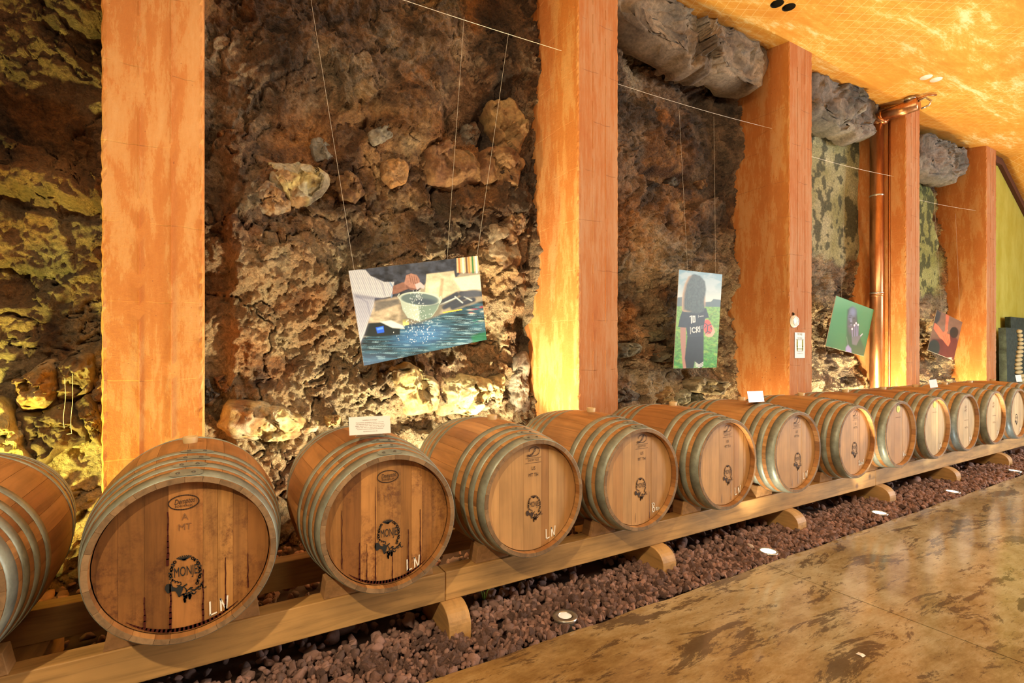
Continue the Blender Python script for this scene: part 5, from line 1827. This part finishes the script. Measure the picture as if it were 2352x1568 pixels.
pa, pb = at(1825, 763, YP - 0.004), at(1848, 822, YP - 0.004)
root = MB().box(pa.x, pb.x, 0, 0.0015, pb.z, pa.z).build('paper_notice', M['paper_cool'])
root.location = (0, YP - 0.0075, 0)
tag(root, 'white paper notice taped low on the third pillar', 'notice')
xm, W, H = (pa.x + pb.x) / 2, pb.x - pa.x, pa.z - pb.z
m = MB()
for i, (tx, f, s) in enumerate((('MONJE', 0.93, 0.035), ('RECUERDE', 0.78, 0.022), ('MANTENER DISTANCIA', 0.72, 0.017), ('GRACIAS POR SU', 0.27, 0.018), ('COLABORACION', 0.18, 0.016), ('2 m', 0.48, 0.018))):
    put_text(m, text_geo(tx, s), xm, pb.z + H * f, 1, 0, 0.9, -0.0012)
m.build('printed_text', M['print_grey'], root)
m = MB()
for sx in (-0.27, 0.27):
    x = xm + sx * W
    zc_ = pb.z + H * 0.5
    m.poly(circle(x, zc_ + 0.055, 0.012, 12)[::-1], -0.0012)
    m.ribbon([(x, zc_ + 0.038), (x, zc_ - 0.01)], 0.026, -0.0012)
    m.ribbon([(x - 0.006, zc_ - 0.01), (x - 0.006, zc_ - 0.06)], 0.009, -0.0012)
    m.ribbon([(x + 0.006, zc_ - 0.01), (x + 0.006, zc_ - 0.06)], 0.009, -0.0012)
m.ribbon([(xm - 0.32 * W, pb.z + H * 0.36), (xm + 0.32 * W, pb.z + H * 0.36)], 0.008, -0.0012)
m.build('pictogram', M['print_olive'], root)
pc = at(1822, 738, YP)
root = empty('wall_plate', (pc.x, YP - 0.004, pc.z), 'round white plate fixed on the third pillar above the notice', 'plate')
o = MB().lathe([(0.0005, -0.030), (0.055, -0.028), (0.068, -0.018), (0.070, 0.0)], 32, 'y').build('disc', M['white_plastic'], root, True)
MB().lathe([(0.055, -0.0285), (0.052, -0.033), (0.049, -0.0295)], 32, 'y').build('rim', M['steel'], root, True)
MB().tube([(-0.012, 0, 0.07), (-0.012, -0.012, 0.082), (-0.012, 0.006, 0.095)], 0.010, 8).build('cable_entry', M['dark'], root, True)

# ------------------------------------------------------------------ slate with stacked pebbles before the green wall
def slate_block(name, x0, x1, y, z1, th, lean, label):
    m = MB()
    n = 16
    L = [(x0 + random.uniform(-0.012, 0.012) + 0.10 * (1 - i / n) * 0.5, i / n * z1) for i in range(n + 1)]
    Rr = [(x1 + random.uniform(-0.012, 0.012), i / n * z1) for i in range(n + 1)]
    m.prism_y(L[::-1] + Rr, 0, th)
    o = m.build(name, M['slate'])
    o.location = (0, y, 0)
    o.rotation_euler = (lean, 0, 0)
    return tag(o, label, 'sculpture', 'dark slate pieces before the green wall')


Ys = 3.22
a = at(2314, 752, Ys)
b_ = at(2352, 752, Ys)
root = slate_block('pebble_sculpture', a.x, a.x + 1.15, Ys, a.z, 0.10, -0.01, 'dark green slate slab inlaid with a tapering stack of beige pebbles')
szs = [0.5, 0.5, 0.5, 0.6, 0.85, 0.95, 0.95, 0.9, 1.0, 1.1, 1.05, 1.5, 1.6, 1.75, 1.8, 1.8, 1.5, 1.3]
z = a.z - 0.02
xp = at(2340.5, 800, Ys).x
for i, s in enumerate(szs):
    hgt = 0.072
    z -= hgt
    v, f = VAR[i % len(VAR)]
    me = bpy.data.meshes.new('pebble')
    vv, ff = ico(2)
    vv = vv * np.array((0.14 * s, 0.05, hgt * 0.52))
    me.from_pydata([tuple(p) for p in vv], [], [tuple(q) for q in ff])
    o = link('pebble', me, M['pebble'], root, True)
    o.location = (xp + 0.06 * math.sin(i * 0.55) + (0.10 if i > 10 else 0), -0.012, z + hgt / 2)
    o.rotation_euler = (0, random.uniform(-0.12, -0.02), 0)
c_ = at(2325, 727, 3.34)
slate_block('slate_slab', c_.x, c_.x + 1.6, 3.36, c_.z, 0.08, 0.0, 'taller dark slate slab standing behind the pebble-inlaid slab')

# ------------------------------------------------------------------ small greenery and the paper scrap
for (x, y, n, lb) in ((1.30, 2.50, 7, 'small tuft of weeds in the gravel behind the front beam'),):
    root = empty('weed_tuft', (x, y, 0.0), lb, 'weed')
    for k in range(n):
        t = k * 2.1
        MB().tube([(0, 0, -0.01), (0.02 * math.cos(t), 0.02 * math.sin(t), 0.05), (0.055 * math.cos(t), 0.055 * math.sin(t), 0.085 - 0.004 * k)], [0.003, 0.004, 0.0006], 5).build('blade', M['leaf'], root, True)
g0, g1, g2 = at(580, 1568, 2.17), at(610, 1548, 2.17), at(652, 1546, 2.17)
tag(MB().tube([(g0.x - 0.05, 2.15, 0.0), (g0.x, 2.15, 0.035), (g1.x, 2.16, 0.055), (g2.x, 2.18, 0.045)], [0.004, 0.005, 0.005, 0.002], 8).build('grass_blade', M['leaf'], None, True), 'bright green grass blade arching over the gravel at the bottom edge', 'grass')
s = MB().prism_x([(0, 0.0003), (0.012, 0.004), (0.03, 0.0005), (0.03, 0.0), (0.012, 0.003), (0, 0)], -0.012, 0.014).build('paper_scrap', M['paper'])
s.location = (2.53, 1.17, 0.0003)
tag(s, 'tiny white paper scrap on the polished floor', 'scrap')
